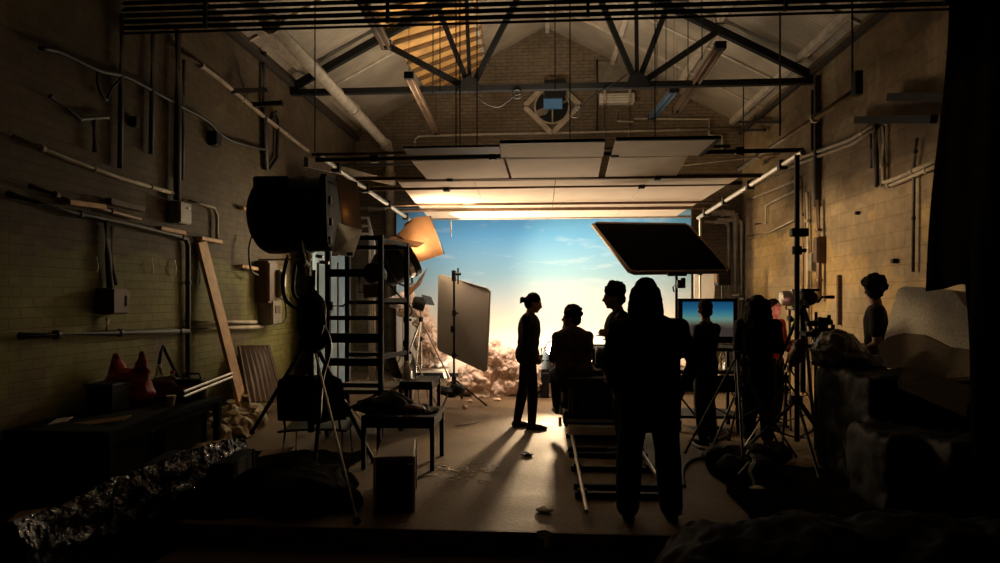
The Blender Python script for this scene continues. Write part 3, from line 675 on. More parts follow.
pipe('wall_pipe', 'upper of two tan conduits behind the leaning plank', [wl(190, 322), wl(230, 322), wl(256, 322)], .025, 'pipe', 'pipe')
pipe('wall_pipe', 'lower of two tan conduits behind the leaning plank', [wl(190, 329), wl(230, 328), wl(262, 327)], .03, 'pipe', 'pipe')
pipe('wall_pipe', 'dark riser on the green wall topped by cross arms', [wl(264, 52), wl(264, 110), wl(266, 170)], .04, 'darkpipe', 'pipe')
pipe('wall_pipe', 'dark hooked pipe beside the cross arm riser', [wl(270, 120), wl(272, 114), wl(276, 112), wl(278, 120), wl(277, 158), wl(270, 168)], .03, 'darkpipe', 'pipe')
for (a, b, lb) in ((wl(232, 91), wl(266, 90, .3), 'upper dark cross arm on the green wall riser'), (wl(252, 105), wl(283, 103, .5), 'lower dark cross arm on the green wall riser')):
    one('cross_arm', MB().bar(a, b, .06, .06), M['steel'], lb, 'bracket')
for (a, b, c, lb) in ((wl(50, 96), wl(80, 119), wl(108, 117), 'dark angled iron bracket above the long pale pipe'),):
    t = thing('wall_bracket', lb, 'bracket', b); obj('arm', MB().tube([a, b, c], .022, 8), M['darkpipe'], t); obj('stem', MB().tube([wl(94, 119), wl(95, 152)], .024, 8), M['darkpipe'], t)
def wbox(name, label, px, py, sx, sy, sz, m, cat='box', wall=wl, detail=None):
    c = wall(px, py, sx / 2); t = thing(name, label, cat, c - Vector((0, 0, sz / 2)))
    s = 1 if wall is wl else -1
    obj('casing', MB().box(c, (sx, sy, sz)), M[m], t, bevel=.012)
    obj('lid', MB().box(c + Vector((s * (sx / 2 + .008), 0, 0)), (.016, sy * .9, sz * .9)), M[m], t, bevel=.004)
    if detail: obj(detail[0], MB().box(c + Vector((s * (sx / 2 + .02), detail[2] * sy, detail[3] * sz)), (.012, detail[4] * sy, detail[5] * sz)), M[detail[1]], t)
    return t
wbox('fuse_box', 'dark fuse box with a small pale label at the end of the long pipe', 179, 213, .14, .24, .25, 'greybox', detail=('label_plate', 'white', .2, .22, .2, .1))
wbox('switch_box', 'black switch box over the low conduit behind the red bag', 112, 301, .16, .24, .25, 'brownbox', detail=('lever', 'steel', .3, 0, .08, .4))
wbox('junction_box', 'small black junction box under the sagging cable bundle', 214, 139, .1, .14, .18, 'black')
wbox('socket_plate', 'little dark socket high on the green wall between vertical pipes', 134, 122, .06, .07, .11, 'black')
wbox('meter_cabinet', 'tall brown enamel meter cabinet under the black drum lamp', 266, 282, .2, .30, .62, 'brownbox')
wbox('meter_box', 'tan meter box with a glass window beside the brown cabinet', 274, 284, .28, .2, .42, 'greybox', detail=('window', 'paper', 0, .12, .5, .45))
wbox('cable_box', 'pale cable box below the meter window', 270, 312, .2, .34, .38, 'greybox', detail=('marking_plate', 'brownbox', 0, .1, .5, .3))
cable('wall_cable', 'looping dark cable hung beside the cable box', [wl(281, 298, .16), wl(278, 308, .16), wl(280, 322, .16), wl(286, 318, .16), wl(285, 302, .16), wl(281, 298, .16)], .014)
cable('wall_cable', 'cable loop hanging behind the black drum lamp', [wl(252, 236, .14), wl(249, 250, .14), wl(251, 270, .14), wl(258, 275, .14)], .016)
pegs = [(66, 103, 202, 207, 'wood', 'wide timber peg above the rusty pipe, nearest the pipe bank'), (158, 183, 228, 233, 'wood', 'timber peg on the paint line beside the fuse box'), (199, 220, 238, 242, 'wood', 'timber peg at the head of the leaning plank'),
        (241, 254, 208, 212, 'wood', 'timber peg above the fuse box level, near the drum lamp'), (240, 256, 266, 269, 'wood', 'timber peg below the back of the drum lamp')]
for x0_, x1_, ya_, yb_, m, lb in pegs:
    a = wl(x0_, ya_, .06); b = wl(x1_, yb_, .06)
    one('timber_peg', MB().bar(a, b, .08, .045), M[m], lb, 'timber peg', bevel=.006)
one('wall_bar', MB().bar(wl(108, 201, .06), wl(142, 209, .06), .07, .06), M['dkwood'], 'dark timber bar fixed beside the wide peg', 'timber bar', bevel=.006)
for px, py, lb in ((97, 265, 'forked white cable end over the switch box'), (152, 266, 'white cable end hanging mid wall, over the red bag'), (175, 268, 'white cable end hanging by the turned down pipe'), (199, 278, 'short white cable end behind the plank')):
    one('cable_end', MB().tube([wl(px, py - 8, .03), wl(px + 1, py, .05), wl(px, py + 7, .03)], .008, 6), M['white'], lb, 'cable end')

# ================================================================== TAN BLOCK WALL
pipe('wall_conduit', 'upper of twin conduits climbing the tan block wall', [wr(748, 182), wr(800, 158), wr(850, 140), wr(876, 124)], .028, 'pipe', 'conduit', 3)
pipe('wall_conduit', 'lower of twin conduits climbing the tan block wall', [wr(752, 186), wr(803, 162), wr(852, 144), wr(876, 129)], .024, 'pipe', 'conduit', 3)
pipe('wall_conduit', 'pale thin conduit turning down behind the tall stand', [wr(748, 200), wr(758, 196), wr(792, 182), wr(800, 178)], .022, 'whitepipe', 'conduit', 2)
pipe('wall_conduit', 'pale elbow conduit low on the lit wall near the corner', [wr(756, 224), wr(766, 223), wr(766, 206), wr(772, 202), wr(800, 188)], .02, 'whitepipe', 'conduit', 1)
pipe('wall_conduit', 'thin pale wire swag along the lit wall', [wr(748, 236), wr(770, 232), wr(794, 220)], .013, 'whitepipe', 'conduit')
pipe('wall_pipe', 'brown vertical pipe beside the fuse cabinet on the tan wall', [wr(818, 200, .08), wr(819, 260, .08), wr(819, 300, .08)], .04, 'tubebr', 'pipe', 2)
pipe('wall_pipe', 'pale vertical pipe between the tall stand and fuse cabinet', [wr(807, 192), wr(808, 250), wr(808, 330), wr(808, 395)], .03, 'pipe', 'pipe', 3)
pipe('wall_pipe', 'slim tan vertical pipe nearest the tall stand on the tan wall', [wr(802, 180), wr(803, 250), wr(803, 395)], .018, 'tubebr', 'pipe', 2)
pipe('wall_pipe', 'dark pair pipe dropping from the twin conduits', [wr(875, 124), wr(876, 150), wr(877, 187)], .03, 'darkpipe', 'pipe')
pipe('wall_pipe', 'pale pipe bending off towards the black drape, upper one', [wr(883, 126), wr(883, 160), wr(884, 182), wr(892, 180), wr(920, 168), wr(945, 157)], .028, 'pipe', 'pipe', 2)
pipe('wall_pipe', 'pale pipe bending off towards the black drape, lower one', [wr(880, 187), wr(892, 185), wr(920, 173), wr(945, 163)], .024, 'pipe', 'pipe', 2)
pipe('wall_pipe', 'short dark pipe between the twin conduits and brown pipe', [wr(871, 130), wr(871, 168)], .02, 'darkpipe', 'pipe')
pipe('wall_pipe', 'slender dark pipe running down behind the foam block', [wr(917, 138), wr(914, 165), wr(913, 272)], .018, 'darkpipe', 'pipe', 2)
for (a, b, lb) in ((wr(890, 97, .1), wr(955, 97, .1), 'upper dark rail high on the tan wall'), (wr(857, 120, .1), wr(934, 119, .1), 'lower dark rail above the twin conduits')):
    one('wall_bar', MB().bar(a, b, .08, .09), M['steel'], lb, 'rail')
wbox('fuse_cabinet', 'tall brown fuse cabinet on the tan wall beside the stand', 820, 250, .12, .14, .40, 'dkwood', wall=wr)
wbox('junction_box', 'pale junction box clipped to the pipe beside the fuse cabinet', 814, 262, .09, .12, .3, 'greybox', wall=wr)
wbox('socket_plate', 'small dark socket on the tan wall over the bare patch', 858, 213, .04, .05, .05, 'black', wall=wr)
wbox('wall_lamp', 'little dark bulkhead fitting above the head of the waiting person', 895, 261, .05, .06, .06, 'black', wall=wr)
one('wall_bar', MB().bar(wr(839, 275, .03), wr(839, 325, .03), .05, .05), M['dkwood'], 'dark upright batten under the fuse cabinet on the tan wall', 'batten')
for i, (px, py, l, lb) in enumerate(((760, 122, 40, 'upper dark bracket by the rig end on the tan wall'), (752, 130, 26, 'lower dark bracket by the rig end on the tan wall'))):
    one('wall_bracket', MB().bar(wr(px - l / 2, py, .3), wr(px + l / 2, py, .1), .05, .05), M['steel'], lb, 'bracket')
one('hanging_rod', MB().cyl(P(780, 60, 9.6) + Vector((0, 0, roof_z(P(780, 60, 9.6).x) - P(780, 60, 9.6).z - .02)), P(780, 136, 9.6), .014, n=6), M['steel'], 'dark rod hanging from the truss end above the tall stand', 'rod')
one('wall_strut', MB().bar(wr(812, 90), wr(812, 150), .03, .03), M['steel'], 'thin dark strut under the truss end', 'strut')

# ================================================================== EQUIPMENT
def stand(name, label, base, top, legs, hub, r=.016, m='steel', cat='stand', leg_r=.011, risers=1, spreader=True, rot=.4, splay=.45, legpts=None, legm=None):
    base = Vector(base); t = thing(name, label, cat, base)
    top = Vector((base.x, base.y, top)) if not isinstance(top, Vector) else top
    lo = base + Vector((0, 0, hub * .35))
    obj('pole', MB().cyl(lo, top, r, n=10), M[m], t, auto=40)
    for i in range(risers):
        p = lo.lerp(top, (i + 1) / (risers + 1)); obj('collar', MB().cyl(p - Vector((0, 0, .04)), p + Vector((0, 0, .04)), r * 1.9, n=10), M['black'], t)
        obj('knob', MB().cyl(p, p + Vector((r * 3.6, 0, 0)), r * .8, n=8), M['black'], t)
    h = base + Vector((0, 0, hub))
    obj('leg_hub', MB().cyl(h - Vector((0, 0, .04)), h + Vector((0, 0, .04)), r * 2.2, n=10), M['black'], t)
    for i in range(legs):
        a = rot + i * 2 * math.pi / legs
        leg_rr = leg_r
        foot = Vector(legpts[i]) if legpts else base + Vector((math.cos(a) * splay, math.sin(a) * splay, .012))
        mm = legm[i] if legm else m
        lg = obj('leg', MB().cyl(h, foot, leg_r * (.5 if mm == 'chrome' else 1), n=8), M[mm], t, auto=40)
        if mm == 'chrome': lg['label'] = 'bright polished leg'
        f = obj('foot_pad', MB().ell(foot, leg_r * 1.5, nu=8, nv=6), M['black'], lg)
        if spreader: obj('brace', MB().cyl(base + Vector((0, 0, hub * .4)), h.lerp(foot, .5), leg_r * .6, n=6), M[m], t)
    return t

# ---- big drum lamp on its tripod
DY = 5.5
t = thing('drum_lamp', 'huge black drum film lamp high on a tripod by the green wall', 'film lamp', P(300, 262, DY))
a0 = P(254, 217, DY); a1 = P(335, 214, DY); ax = (a1 - a0).normalized(); L = (a1 - a0).length; rr = 38.5 / F * DY
prof = [(0.0, .06), (.015, rr * .45), (.04, rr * .72), (.08, rr * .9), (.13, rr), (.2, rr * 1.01), (L * .6, rr * .99), (L * .6, rr * 1.03), (L * .68, rr * 1.03), (L * .68, rr * .98), (L - .02, rr * .98), (L, rr * .93)]
obj('housing', MB().lathe(a0, ax, prof, 40), M['black'], t, auto=35)
fr = MB(); c = a1
for i in range(4):
    an = math.pi / 4 + i * math.pi / 2; x_, y_ = MB().frame(ax)
    p = c + (x_ * math.cos(an) + y_ * math.sin(an)) * rr * 1.18; q = c + (x_ * math.cos(an + math.pi / 2) + y_ * math.sin(an + math.pi / 2)) * rr * 1.18
    fr.bar(p, q, .05, .05)
obj('accessory_frame', fr, M['black'], t)
b1 = [P(336, 176, DY - .1), P(357, 182, DY + .25), P(362, 231, DY + .3), P(343, 224, DY - .05)]
spot('drum_lamp_beam', a1 + ax * .01, a1 + ax * 2, 5, (1.0, .78, .5), 165, .3, .15)
bd = obj('barn_door', MB().slab(b1, .008), M['scrim'], t); bd['label'] = 'amber backlit gel flap'
b2 = [P(338, 223, DY - .15), P(362, 230, DY + .1), P(353, 257, DY + .1), P(332, 254, DY - .2)]
bd2 = obj('diffusion_flap', MB().slab(b2, .006), M['diff'], t); bd2['label'] = 'white paper diffusion flap'
for px in (335, 350): obj('flap_clip', MB().box(P(px, 254, DY), (.05, .02, .03)), M['dkwood'], bd2)
for (px, py) in ((330, 200), (331, 222), (330, 240)): obj('latch', MB().box(P(px, py, DY - rr * .98), (.025, .03, .06)), M['greybox'], t, bevel=.004)
obj('side_box', MB().box(P(275, 185, DY - .25), (.3, .2, .12)), M['black'], t, bevel=.02)
yk = MB(); top_ = P(300, 262, DY)
yk.tube([P(300, 217, DY - rr * 1.1), P(300, 240, DY - rr * 1.1), P(304, 262, DY - .2), P(308, 266, DY), P(304, 262, DY + .2), P(300, 240, DY + rr * 1.1), P(300, 217, DY + rr * 1.1)], .025)
obj('yoke', yk, M['steel'], t)
obj('spigot', MB().cyl(P(308, 276, DY), P(308, 262, DY), .022), M['chrome'], t)
for (px, py, l) in ((316, 256, .07), (320, 262, .09)): obj('tilt_handle', MB().cyl(P(px, py, DY - .25), P(px + l * 100, py + 1, DY - .25), .014), M['chrome'], t)
obj('vent_strip', MB().box(P(285, 259.5, DY - .2), (.45, .02, .012)), M['chrome'], t)
base = P(311, 440, DY); base.z = 0
stand('lamp_tripod', 'heavy tripod with one bright leg under the huge drum lamp', base, P(308, 276, DY).z, 3, P(312, 335, DY).z, .028, 'black', 'tripod', .02, 2, True,
      legpts=[PZ(357, 521, .02), P(252, 432, 6.6) * 1.0, Vector((base.x + .35, base.y + .75, .02))], legm=['chrome', 'black', 'black'])
cable('lamp_cable', 'heavy black cable looping down from the drum lamp to the floor', [P(288, 255, DY), P(283, 280, DY), P(286, 300, DY), P(300, 310, DY), P(318, 318, DY - .1), P(330, 345, DY - .1), P(322, 380, DY - .1), P(318, 430, DY - .2), PZ(312, 470, .02), PZ(290, 490, .02)], .018)
cable('lamp_cable', 'second looping cable hung on the tripod of the drum lamp', [P(296, 262, DY), P(293, 290, DY), P(300, 300, DY), P(312, 296, DY), P(314, 270, DY)], .016)
cable('lamp_cable', 'coil of cable bunched on the hub of the drum lamp tripod', [P(312 + 12 * math.cos(a * .7) + random.uniform(-3, 3), 320 + 26 * math.sin(a * .7) + random.uniform(-4, 4), DY - .08 - .006 * a) for a in range(28)], .017)
t = thing('hanging_bag', 'limp black cable bag hanging on the drum lamp tripod', 'bag', P(314, 340, DY - .1))
mb = MB(); mb.ell(P(311, 312, DY - .1), (.10, .08, .22)); mb.ell(P(314, 335, DY - .12), (.12, .09, .17)); fz = fuse(mb, .03, 3); crumple(fz, .03, 7, 3)
obj('sack', fz, M['matte'], t, smooth=True)
obj('strap', MB().tube([P(306, 300, DY - .1), P(309, 285, DY - .05), P(314, 300, DY - .1)], .012), M['matte'], t)

# ---- wheeled ladder tower
TWY = 7.4
xl, xr = P(328, 300, TWY).x, P(381, 300, TWY).x; ya_, yb_ = TWY, TWY + .75
zt2 = P(381, 237, TWY).z
t = thing('scaffold_tower', 'black metal scaffold tower with flat rungs beside the drum lamp', 'scaffold tower', ((xl + xr) / 2, TWY + .4, 0))
for (x, y, z) in ((xl, ya_, P(328, 250, TWY).z), (xr, ya_, zt2 + .02), (xl, yb_, zt2 - .1), (xr + .14, yb_, P(396, 243, yb_).z)):
    obj('post', MB().box((x, y, z / 2 + .06), (.055, .055, z - .12)), M['black'], t)
for py, hh in ((238, .05), (273, .09), (318, .05), (338, .11), (362, .09), (385, .05)):
    z = P(355, py, TWY).z
    obj('rung', MB().box(((xl + xr) / 2, ya_, z), (xr - xl, .04, hh)), M['black'], t)
for py in (245, 300, 352):
    z = P(390, py, yb_).z
    obj('side_rung', MB().bar((xr, ya_, z), (xr + .14, yb_, z), .04, .05), M['black'], t)
    obj('back_rung', MB().bar((xl, yb_, z - .03), (xr + .14, yb_, z - .03), .04, .05), M['black'], t)
obj('deck', MB().box(((xl + xr) / 2 + .05, ya_ + .38, P(355, 392, TWY).z), (xr - xl + .1, .78, .05)), M['dkwood'], t)
obj('raker', MB().bar((xl, ya_, .2), (xr, ya_, P(355, 392, TWY).z), .03, .03), M['black'], t)
for x, y in ((xl, ya_), (xr, ya_), (xl, yb_), (xr + .14, yb_)):
    c = obj('caster', MB().cyl((x - .02, y, .06), (x + .02, y, .06), .06, n=16), M['black'], t); obj('fork', MB().box((x, y, .10), (.06, .05, .06)), M['steel'], c)
t = thing('clamp_arm', 'small bent clamp arm sticking out of the tower post', 'clamp', P(340, 305, TWY - .06))
obj('rod', MB().tube([P(330, 306, TWY - .06), P(343, 306, TWY - .06), P(347, 303, TWY - .06), P(356, 303, TWY - .06)], .012), M['steel'], t); obj('jaw', MB().box(P(330, 306, TWY - .06), (.06, .05, .1)), M['steel'], t)
for i, (px, py, r, m, lb) in enumerate(((338, 300, .012, 'alu', 'slim bright stand tube inside the tower'), (318, 300, .014, 'steel', 'dark stand tube between the drum lamp and tower'))):
    b = P(px, 300, 7.9); stand('light_stand', lb, (b.x, 7.9, 0), 1.62 + (297 - 262) / F * 7.9, 3, .45, r, m, 'light stand', .009, 1, True, .2 + i, .35)
t = thing('round_lamp_head', 'small round black lamp hooked on the tower side, facing the wall', 'film lamp', P(373, 283, 7.9))
c = P(372, 276, 7.9); obj('housing', MB().lathe(c + Vector((.06, -.2, .04)), Vector((-.1, 1, -.1)), [(0, .06), (.02, .12), (.14, .135), (.3, .135), (.32, .12)], 20), M['black'], t, auto=40)
obj('snoot_flap', MB().slab([P(363, 285, 7.75), P(382, 284, 7.75), P(380, 297, 7.7), P(364, 298, 7.7)], .015), M['dkwood'], t)
obj('yoke', MB().tube([c + Vector((-.16, 0, 0)), c + Vector((-.16, 0, -.2)), c + Vector((.16, 0, -.2)), c + Vector((.16, 0, 0))], .012), M['steel'], t)

# ---- hot bounce lamp with open barn doors
LY = 9.3
ctr = P(398, 262, LY); aim = Vector((.62, .30, .42)).normalized()
t = thing('bounce_lamp', 'glowing film lamp with open barn doors under the rig', 'film lamp', ctr - Vector((0, 0, .35)))
prof = [(-.36, .1), (-.33, .2), (-.24, .26), (-.1, .29), (.12, .29), (.12, .32), (.2, .32), (.2, .27)]
obj('housing', MB().lathe(ctr, aim, prof, 28), M['black'], t, auto=35)
ln = obj('lens', MB().lathe(ctr, aim, [(.205, .26), (.225, .2), (.235, .1)], 28), M['hotlens'], t); ln['label'] = 'glowing round lens'
obj('rim_band', MB().lathe(ctr, aim, [(.04, .30), (.10, .305)], 28), M['chrome'], t)
d1 = obj('barn_door', MB().slab([P(404, 224, LY + .1), P(416, 217, LY + .15), P(430, 216, LY + .2), P(444, 254, LY + .35), P(411, 265, LY + .15)], .012), M['door'], t); d1['label'] = 'hot orange lit door'
d2 = obj('barn_door', MB().slab([P(378, 244, LY - .35), P(392, 237, LY - .1), P(424, 243, LY - .1), P(418, 247, LY - .45)], .012), M['door'], t)
d4 = obj('barn_door_gusset', MB().slab([P(384, 246, LY - .1), P(413, 220, LY + .12), P(410, 262, LY + .13), P(400, 250, LY + .05)], .01), M['door'], t)
d3 = obj('barn_door', MB().slab([P(404, 291, LY - .1), P(416, 283, LY + .1), P(427, 268, LY + .3), P(420, 285, LY + .2), P(408, 297, LY - .1)], .012), M['door'], t)
spot('bounce_lamp_beam', ctr + aim * .27, ctr + aim * 3 + Vector((0, 0, .8)), 520, (1.0, .74, .45), 170, 1.0, .26)
edge = obj('door_edge', MB().tube([P(430, 216, LY + .2), P(444, 254, LY + .35)], .014), M['black'], d1)
obj('yoke', MB().tube([ctr + Vector((-.1, -.34, 0)), ctr + Vector((.05, -.32, -.3)), ctr + Vector((.12, -.0, -.36)), ctr + Vector((.15, .3, -.3)), ctr + Vector((.1, .34, 0))], .018), M['steel'], t)
b = P(416, 262, LY); stand('lamp_stand', 'tall pale stand carrying the glowing lamp with barn doors', (ctr.x + .12, LY, 0), ctr.z - .36, 3, .95, .022, 'alu', 'light stand', .013, 2, True, .6, .5)
cable('lamp_cable', 'cable drooping from the glowing lamp to its stand', [ctr + Vector((-.2, -.25, -.2)), ctr + Vector((.1, -.3, -.5)), ctr + Vector((.25, -.2, -.7)), ctr + Vector((.12, -.03, -.9)), ctr + Vector((.13, -.04, -1.5))], .012)
x = P(421, 330, 10.6).x
stand('folding_tripod', 'light aluminium tripod splayed beside the stand of the glowing lamp', (x, 10.6, 0), 1.62 - 12 / F * 10.6, 3, 1.25, .016, 'alu', 'tripod', .014, 1, False, .5, .62)
t = thing('small_lamp_head', 'little dark lamp head on the splayed aluminium tripod', 'film lamp', (x, 10.6, 1.42))
obj('housing', MB().lathe((x - .12, 10.5, 1.54), (1, .3, -.25), [(0, .05), (.02, .1), (.18, .12), (.2, .11)], 18), M['black'], t, auto=40)
obj('hood', MB().slab([(x + .04, 10.45, 1.66), (x + .14, 10.75, 1.62), (x + .2, 10.75, 1.48), (x + .1, 10.45, 1.5)], .01), M['steel'], t)

# ---- the "sun" lamp low down behind the operator
t = thing('sun_lamp', 'blazing lamp low behind the seated operator, aimed at the camera', 'film lamp', (SUN.x, SUN.y + .1, .5))
obj('housing', MB().lathe(SUN + Vector((0, .34, 0)), (0, -1, 0), [(0, .06), (.02, .10), (.1, .115), (.3, .12), (.3, .13), (.35, .13), (.35, .11)], 24), M['black'], t, auto=35)
ln = obj('lens', MB().lathe(SUN + Vector((0, -.02, 0)), (0, -1, 0), [(0, .11), (.03, .09), (.045, .04)], 24), M['bulb'], t); ln['label'] = 'white hot lens'
obj('yoke', MB().tube([SUN + Vector((-.19, .15, 0)), SUN + Vector((-.19, .15, -.2)), SUN + Vector((.19, .15, -.2)), SUN + Vector((.19, .15, 0))], .014), M['steel'], t)
spot('sun_lamp_beam', SUN + Vector((0, -.08, 0)), (-.25, 6.0, .2), 640, (1.0, .70, .40), 58, .7, .07)
stand('low_stand', 'short stand under the blazing lamp behind the operator', (SUN.x, SUN.y + .15, 0), .54, 3, .3, .016, 'steel', 'stand', .01, 1, False, .5, .32)

# ---- reflector board on its stand
x = P(454, 350, 9.45).x
sb = stand('reflector_stand', 'dark stand with splayed legs holding the silver reflector board', (x, 9.45, 0), P(455, 271, 9.45).z, 3, .42, .016, 'black', 'stand', .013, 2, False, legpts=[PZ(486, 405, .015), PZ(441, 411, .015), PZ(462, 398, .015)])
q = [P(440, 274, 9.75), P(487, 288, 9.2), P(490, 291, 9.2), P(487, 370, 9.15), P(484, 372.5, 9.17), P(438.5, 351, 9.72), P(437, 347, 9.74), P(438, 276, 9.76)]
t = thing('reflector_board', 'tilted silver reflector board with rounded corners', 'reflector', q[4])
nrm = (q[1] - q[0]).cross(q[5] - q[0]).normalized()
obj('sheet', MB().slab([v + Vector((0, .06, 0)) for v in q], .03, nrm), M['reflector'], t, bevel=.004)
obj('grip_head', MB().box(P(454, 276, 9.40), (.05, .16, .16)), M['black'], t, bevel=.01); obj('grip_knob', MB().cyl(P(455, 274, 9.36), P(461, 274, 9.36), .02), M['black'], t)
obj('grip_arm', MB().cyl(P(458, 268, 9.4), P(458, 284, 9.42), .012), M['steel'], t)
obj('grip_head', MB().box(P(453, 329, 9.44), (.06, .10, .10)), M['black'], t, bevel=.01)
sbg = thing('sandbag', 'black sandbag slumped over the leg of the reflector stand', 'sandbag', PZ(451, 402, 0.0) + Vector((0, -.05, .06)))
mb = MB(); c = P(451, 391, 9.35)
mb.ell(c + Vector((-.1, 0, .0)), (.12, .1, .07)); mb.ell(c + Vector((.1, 0, .03)), (.11, .1, .08)); mb.ell(c + Vector((0, 0, -.02)), (.12, .1, .08))
fz = fuse(mb, .015, 3); crumple(fz, .015, 12, 5); obj('sack', fz, M['black'], sbg, smooth=True); obj('handle', MB().tube([c + Vector((-.06, 0, .08)), c + Vector((0, 0, .13)), c + Vector((.06, 0, .1))], .01), M['matte'], sbg)
t = thing('practical_rod', 'thin pale rod hanging in front of the blue painted sky', 'rod', P(452, 222, 11.6)); obj('tube', MB().cyl(P(451, 237, 11.55), P(451, 217, 11.55), .012), M['alu'], t); obj('hook', MB().tube([P(451, 218, 11.55), P(452, 215, 11.54), P(453, 217, 11.55)], .008), M['alu'], t)

# ---- tables, chairs, cases by the tower
def table(name, label, pts, top, thick, legs, m='black', cat='table', lw=.04, extras=None):
    pts = [Vector((p.x, p.y, top)) for p in pts]; c = sum(pts, Vector()) / len(pts); t = thing(name, label, cat, (c.x, c.y, 0))
    obj('tabletop', MB().slab([p - Vector((0, 0, thick / 2)) for p in pts], thick, (0, 0, 1)), M[m], t, bevel=.006)
    for p in legs:
        q = p.lerp(c, .06); obj('leg', MB().box((q.x, q.y, (top - thick) / 2), (lw, lw, top - thick)), M[m], t)
    for i in range(4): a = legs[i].lerp(c, .06); b = legs[(i + 1) % 4].lerp(c, .06); obj('apron', MB().bar((a.x, a.y, top - thick - .03), (b.x, b.y, top - thick - .03), .02, .06), M[m], t)
    return t
def rectpts(x0, x1, y0, y1): return [Vector((x0, y0, 0)), Vector((x1, y0, 0)), Vector((x1, y1, 0)), Vector((x0, y1, 0))]
xa, xb = P(364, 418, 6.1).x, P(436, 418, 6.1).x
r_ = rectpts(xa, xb, 6.0, 6.6); table('work_bench', 'low black bench with a dark jacket thrown over it', r_, .50, .05, r_, m='matte', lw=.04)
mb = MB()
for (px, py, rr_) in ((372, 408, .12), (384, 405, .15), (396, 407, .13), (408, 411, .1), (420, 413, .08), (431, 415, .06)): mb.ell(P(px, py, 6.3), (rr_ * 1.5, .2, rr_ * .75))
fz = fuse(mb, .03, 3); crumple(fz, .05, 6, 2)
for v in fz.v: v.z = max(v.z, .502)
one('jacket', fz, M['matte'], 'dark jacket in a heap on the low black bench', 'jacket', smooth=True)
mb = MB(); mb.ell(P(413, 408, 6.25), (.13, .1, .04)); fz = fuse(mb, .02, 2); crumple(fz, .02, 9, 4); one('scarf', fz, M['dkwood'], 'folded brown cloth on the jacket at the bench end', 'cloth', smooth=True)
xa, xb = P(402, 384, 7.9).x, P(434, 384, 7.9).x
r_ = rectpts(xa, xb, 7.75, 8.35); table('side_table', 'small dark table with bottles beyond the low bench', r_, .60, .04, r_, lw=.04)
def bottle(label, p, h, r, m, cap='white', cat='bottle', name='bottle'):
    t = thing(name, label, cat, p)
    obj('body', MB().lathe(p, (0, 0, 1), [(0, r * .9), (.01, r), (h * .62, r), (h * .78, r * .5), (h * .9, r * .38)], 14), M[m], t, auto=40)
    obj('cap', MB().lathe(Vector(p) + Vector((0, 0, h * .9)), (0, 0, 1), [(0, r * .42), (h * .1, r * .42)], 12), M[cap], t)
    return t
bottle('white squat bottle on the small dark table beyond the bench', Vector((P(407, 380, 8.0).x, 8.0, .60)), .22, .05, 'white', 'white')
bottle('clear tall bottle on the small dark table beyond the bench', Vector((P(413, 380, 8.05).x, 8.05, .60)), .28, .045, 'glass', 'white')
def flightcase(label, c, sx, sy, sz, yaw=0, m='black', ml='dkwood', me='alu'):
    t = thing('flight_case', label, 'equipment case', Vector(c)); rt = Matrix.Rotation(yaw, 3, 'Z')
    obj('body', MB().box(Vector(c) + Vector((0, 0, sz * .42)), (sx, sy, sz * .84), rt), M[m], t, bevel=.01)
    obj('lid', MB().box(Vector(c) + Vector((0, 0, sz * .93)), (sx, sy, sz * .14), rt), M[ml], t, bevel=.01)
    for ax_ in (-1, 1):
        for ay in (-1, 1):
            o = Vector((ax_ * sx / 2, ay * sy / 2, 0)); o = rt @ o
            obj('corner_edge', MB().box(Vector(c) + o + Vector((0, 0, sz / 2)), (.022, .022, sz), rt), M[me], t)
    for ay in (-1, 1):
        o = rt @ Vector((0, ay * (sy / 2 + .012), sz * .55)); obj('handle', MB().box(Vector(c) + o, (sx * .35, .02, .03), rt), M['steel'], t)
    return t
a = PZ(361, 519, 0); b = PZ(404, 519, 0); flightcase('dark upright flight case with pale metal edges in front of the bench', ((a.x + b.x) / 2, 5.12, 0), (b.x - a.x) * .93, .6, .42, R(10), 'matte')
def stacking_chair(label, p, yaw, m='black', hgt=.45, backh=.36, w_=.44):
    t = thing('stacking_chair', label, 'chair', p); rt = Matrix.Rotation(yaw, 3, 'Z'); g = lambda x, y, z: Vector(p) + rt @ Vector((x, y, z))
    s = MB().grid(lambda u, v: g((u - .5) * w_, (v - .5) * w_, hgt + .02 * math.cos((u - .5) * 3) - .015 * math.cos((v - .5) * 4)), 8, 8); so = obj('seat', s, M[m], t, smooth=True); md = so.modifiers.new('s', 'SOLIDIFY'); md.thickness = .015
    def bk(u, v):
        wv = (w_ * (1 - .12 * v ** 3)) * (1 if v < .85 else math.sqrt(max(.02, 1 - ((v - .85) / .15) ** 2)) * .35 + .65)
        return g((u - .5) * wv, -w_ / 2 - .03 - .1 * v + .05 * ((u - .5) * 2) ** 2, hgt + .1 + backh * v)
    bo = obj('backrest', MB().grid(bk, 10, 10), M[m], t, smooth=True); md = bo.modifiers.new('s', 'SOLIDIFY'); md.thickness = .015
    for sx in (-1, 1):
        obj('leg', MB().tube([g(sx * w_ * .42, w_ * .35, hgt), g(sx * w_ * .46, w_ * .45, .012)], .011), M['steel'], t)
        obj('leg', MB().tube([g(sx * w_ * .42, -w_ * .35, hgt), g(sx * w_ * .46, -w_ * .55, .012)], .011), M['steel'], t)
        obj('back_stay', MB().tube([g(sx * w_ * .40, -w_ * .4, hgt), g(sx * w_ * .40, -w_ / 2 - .06, hgt + .2)], .011), M['steel'], t)
    return t
c = P(311, 430, 5.75); stacking_chair('wide black chair with its rounded back under the drum lamp', (c.x, 5.95, 0), R(8), 'black', .42, .42, .60)
c = P(411, 400, 8.75); stacking_chair('black moulded chair behind the small bottle table', (c.x, 8.75, 0), R(-60), 'black', .44, .32)
mb = MB()
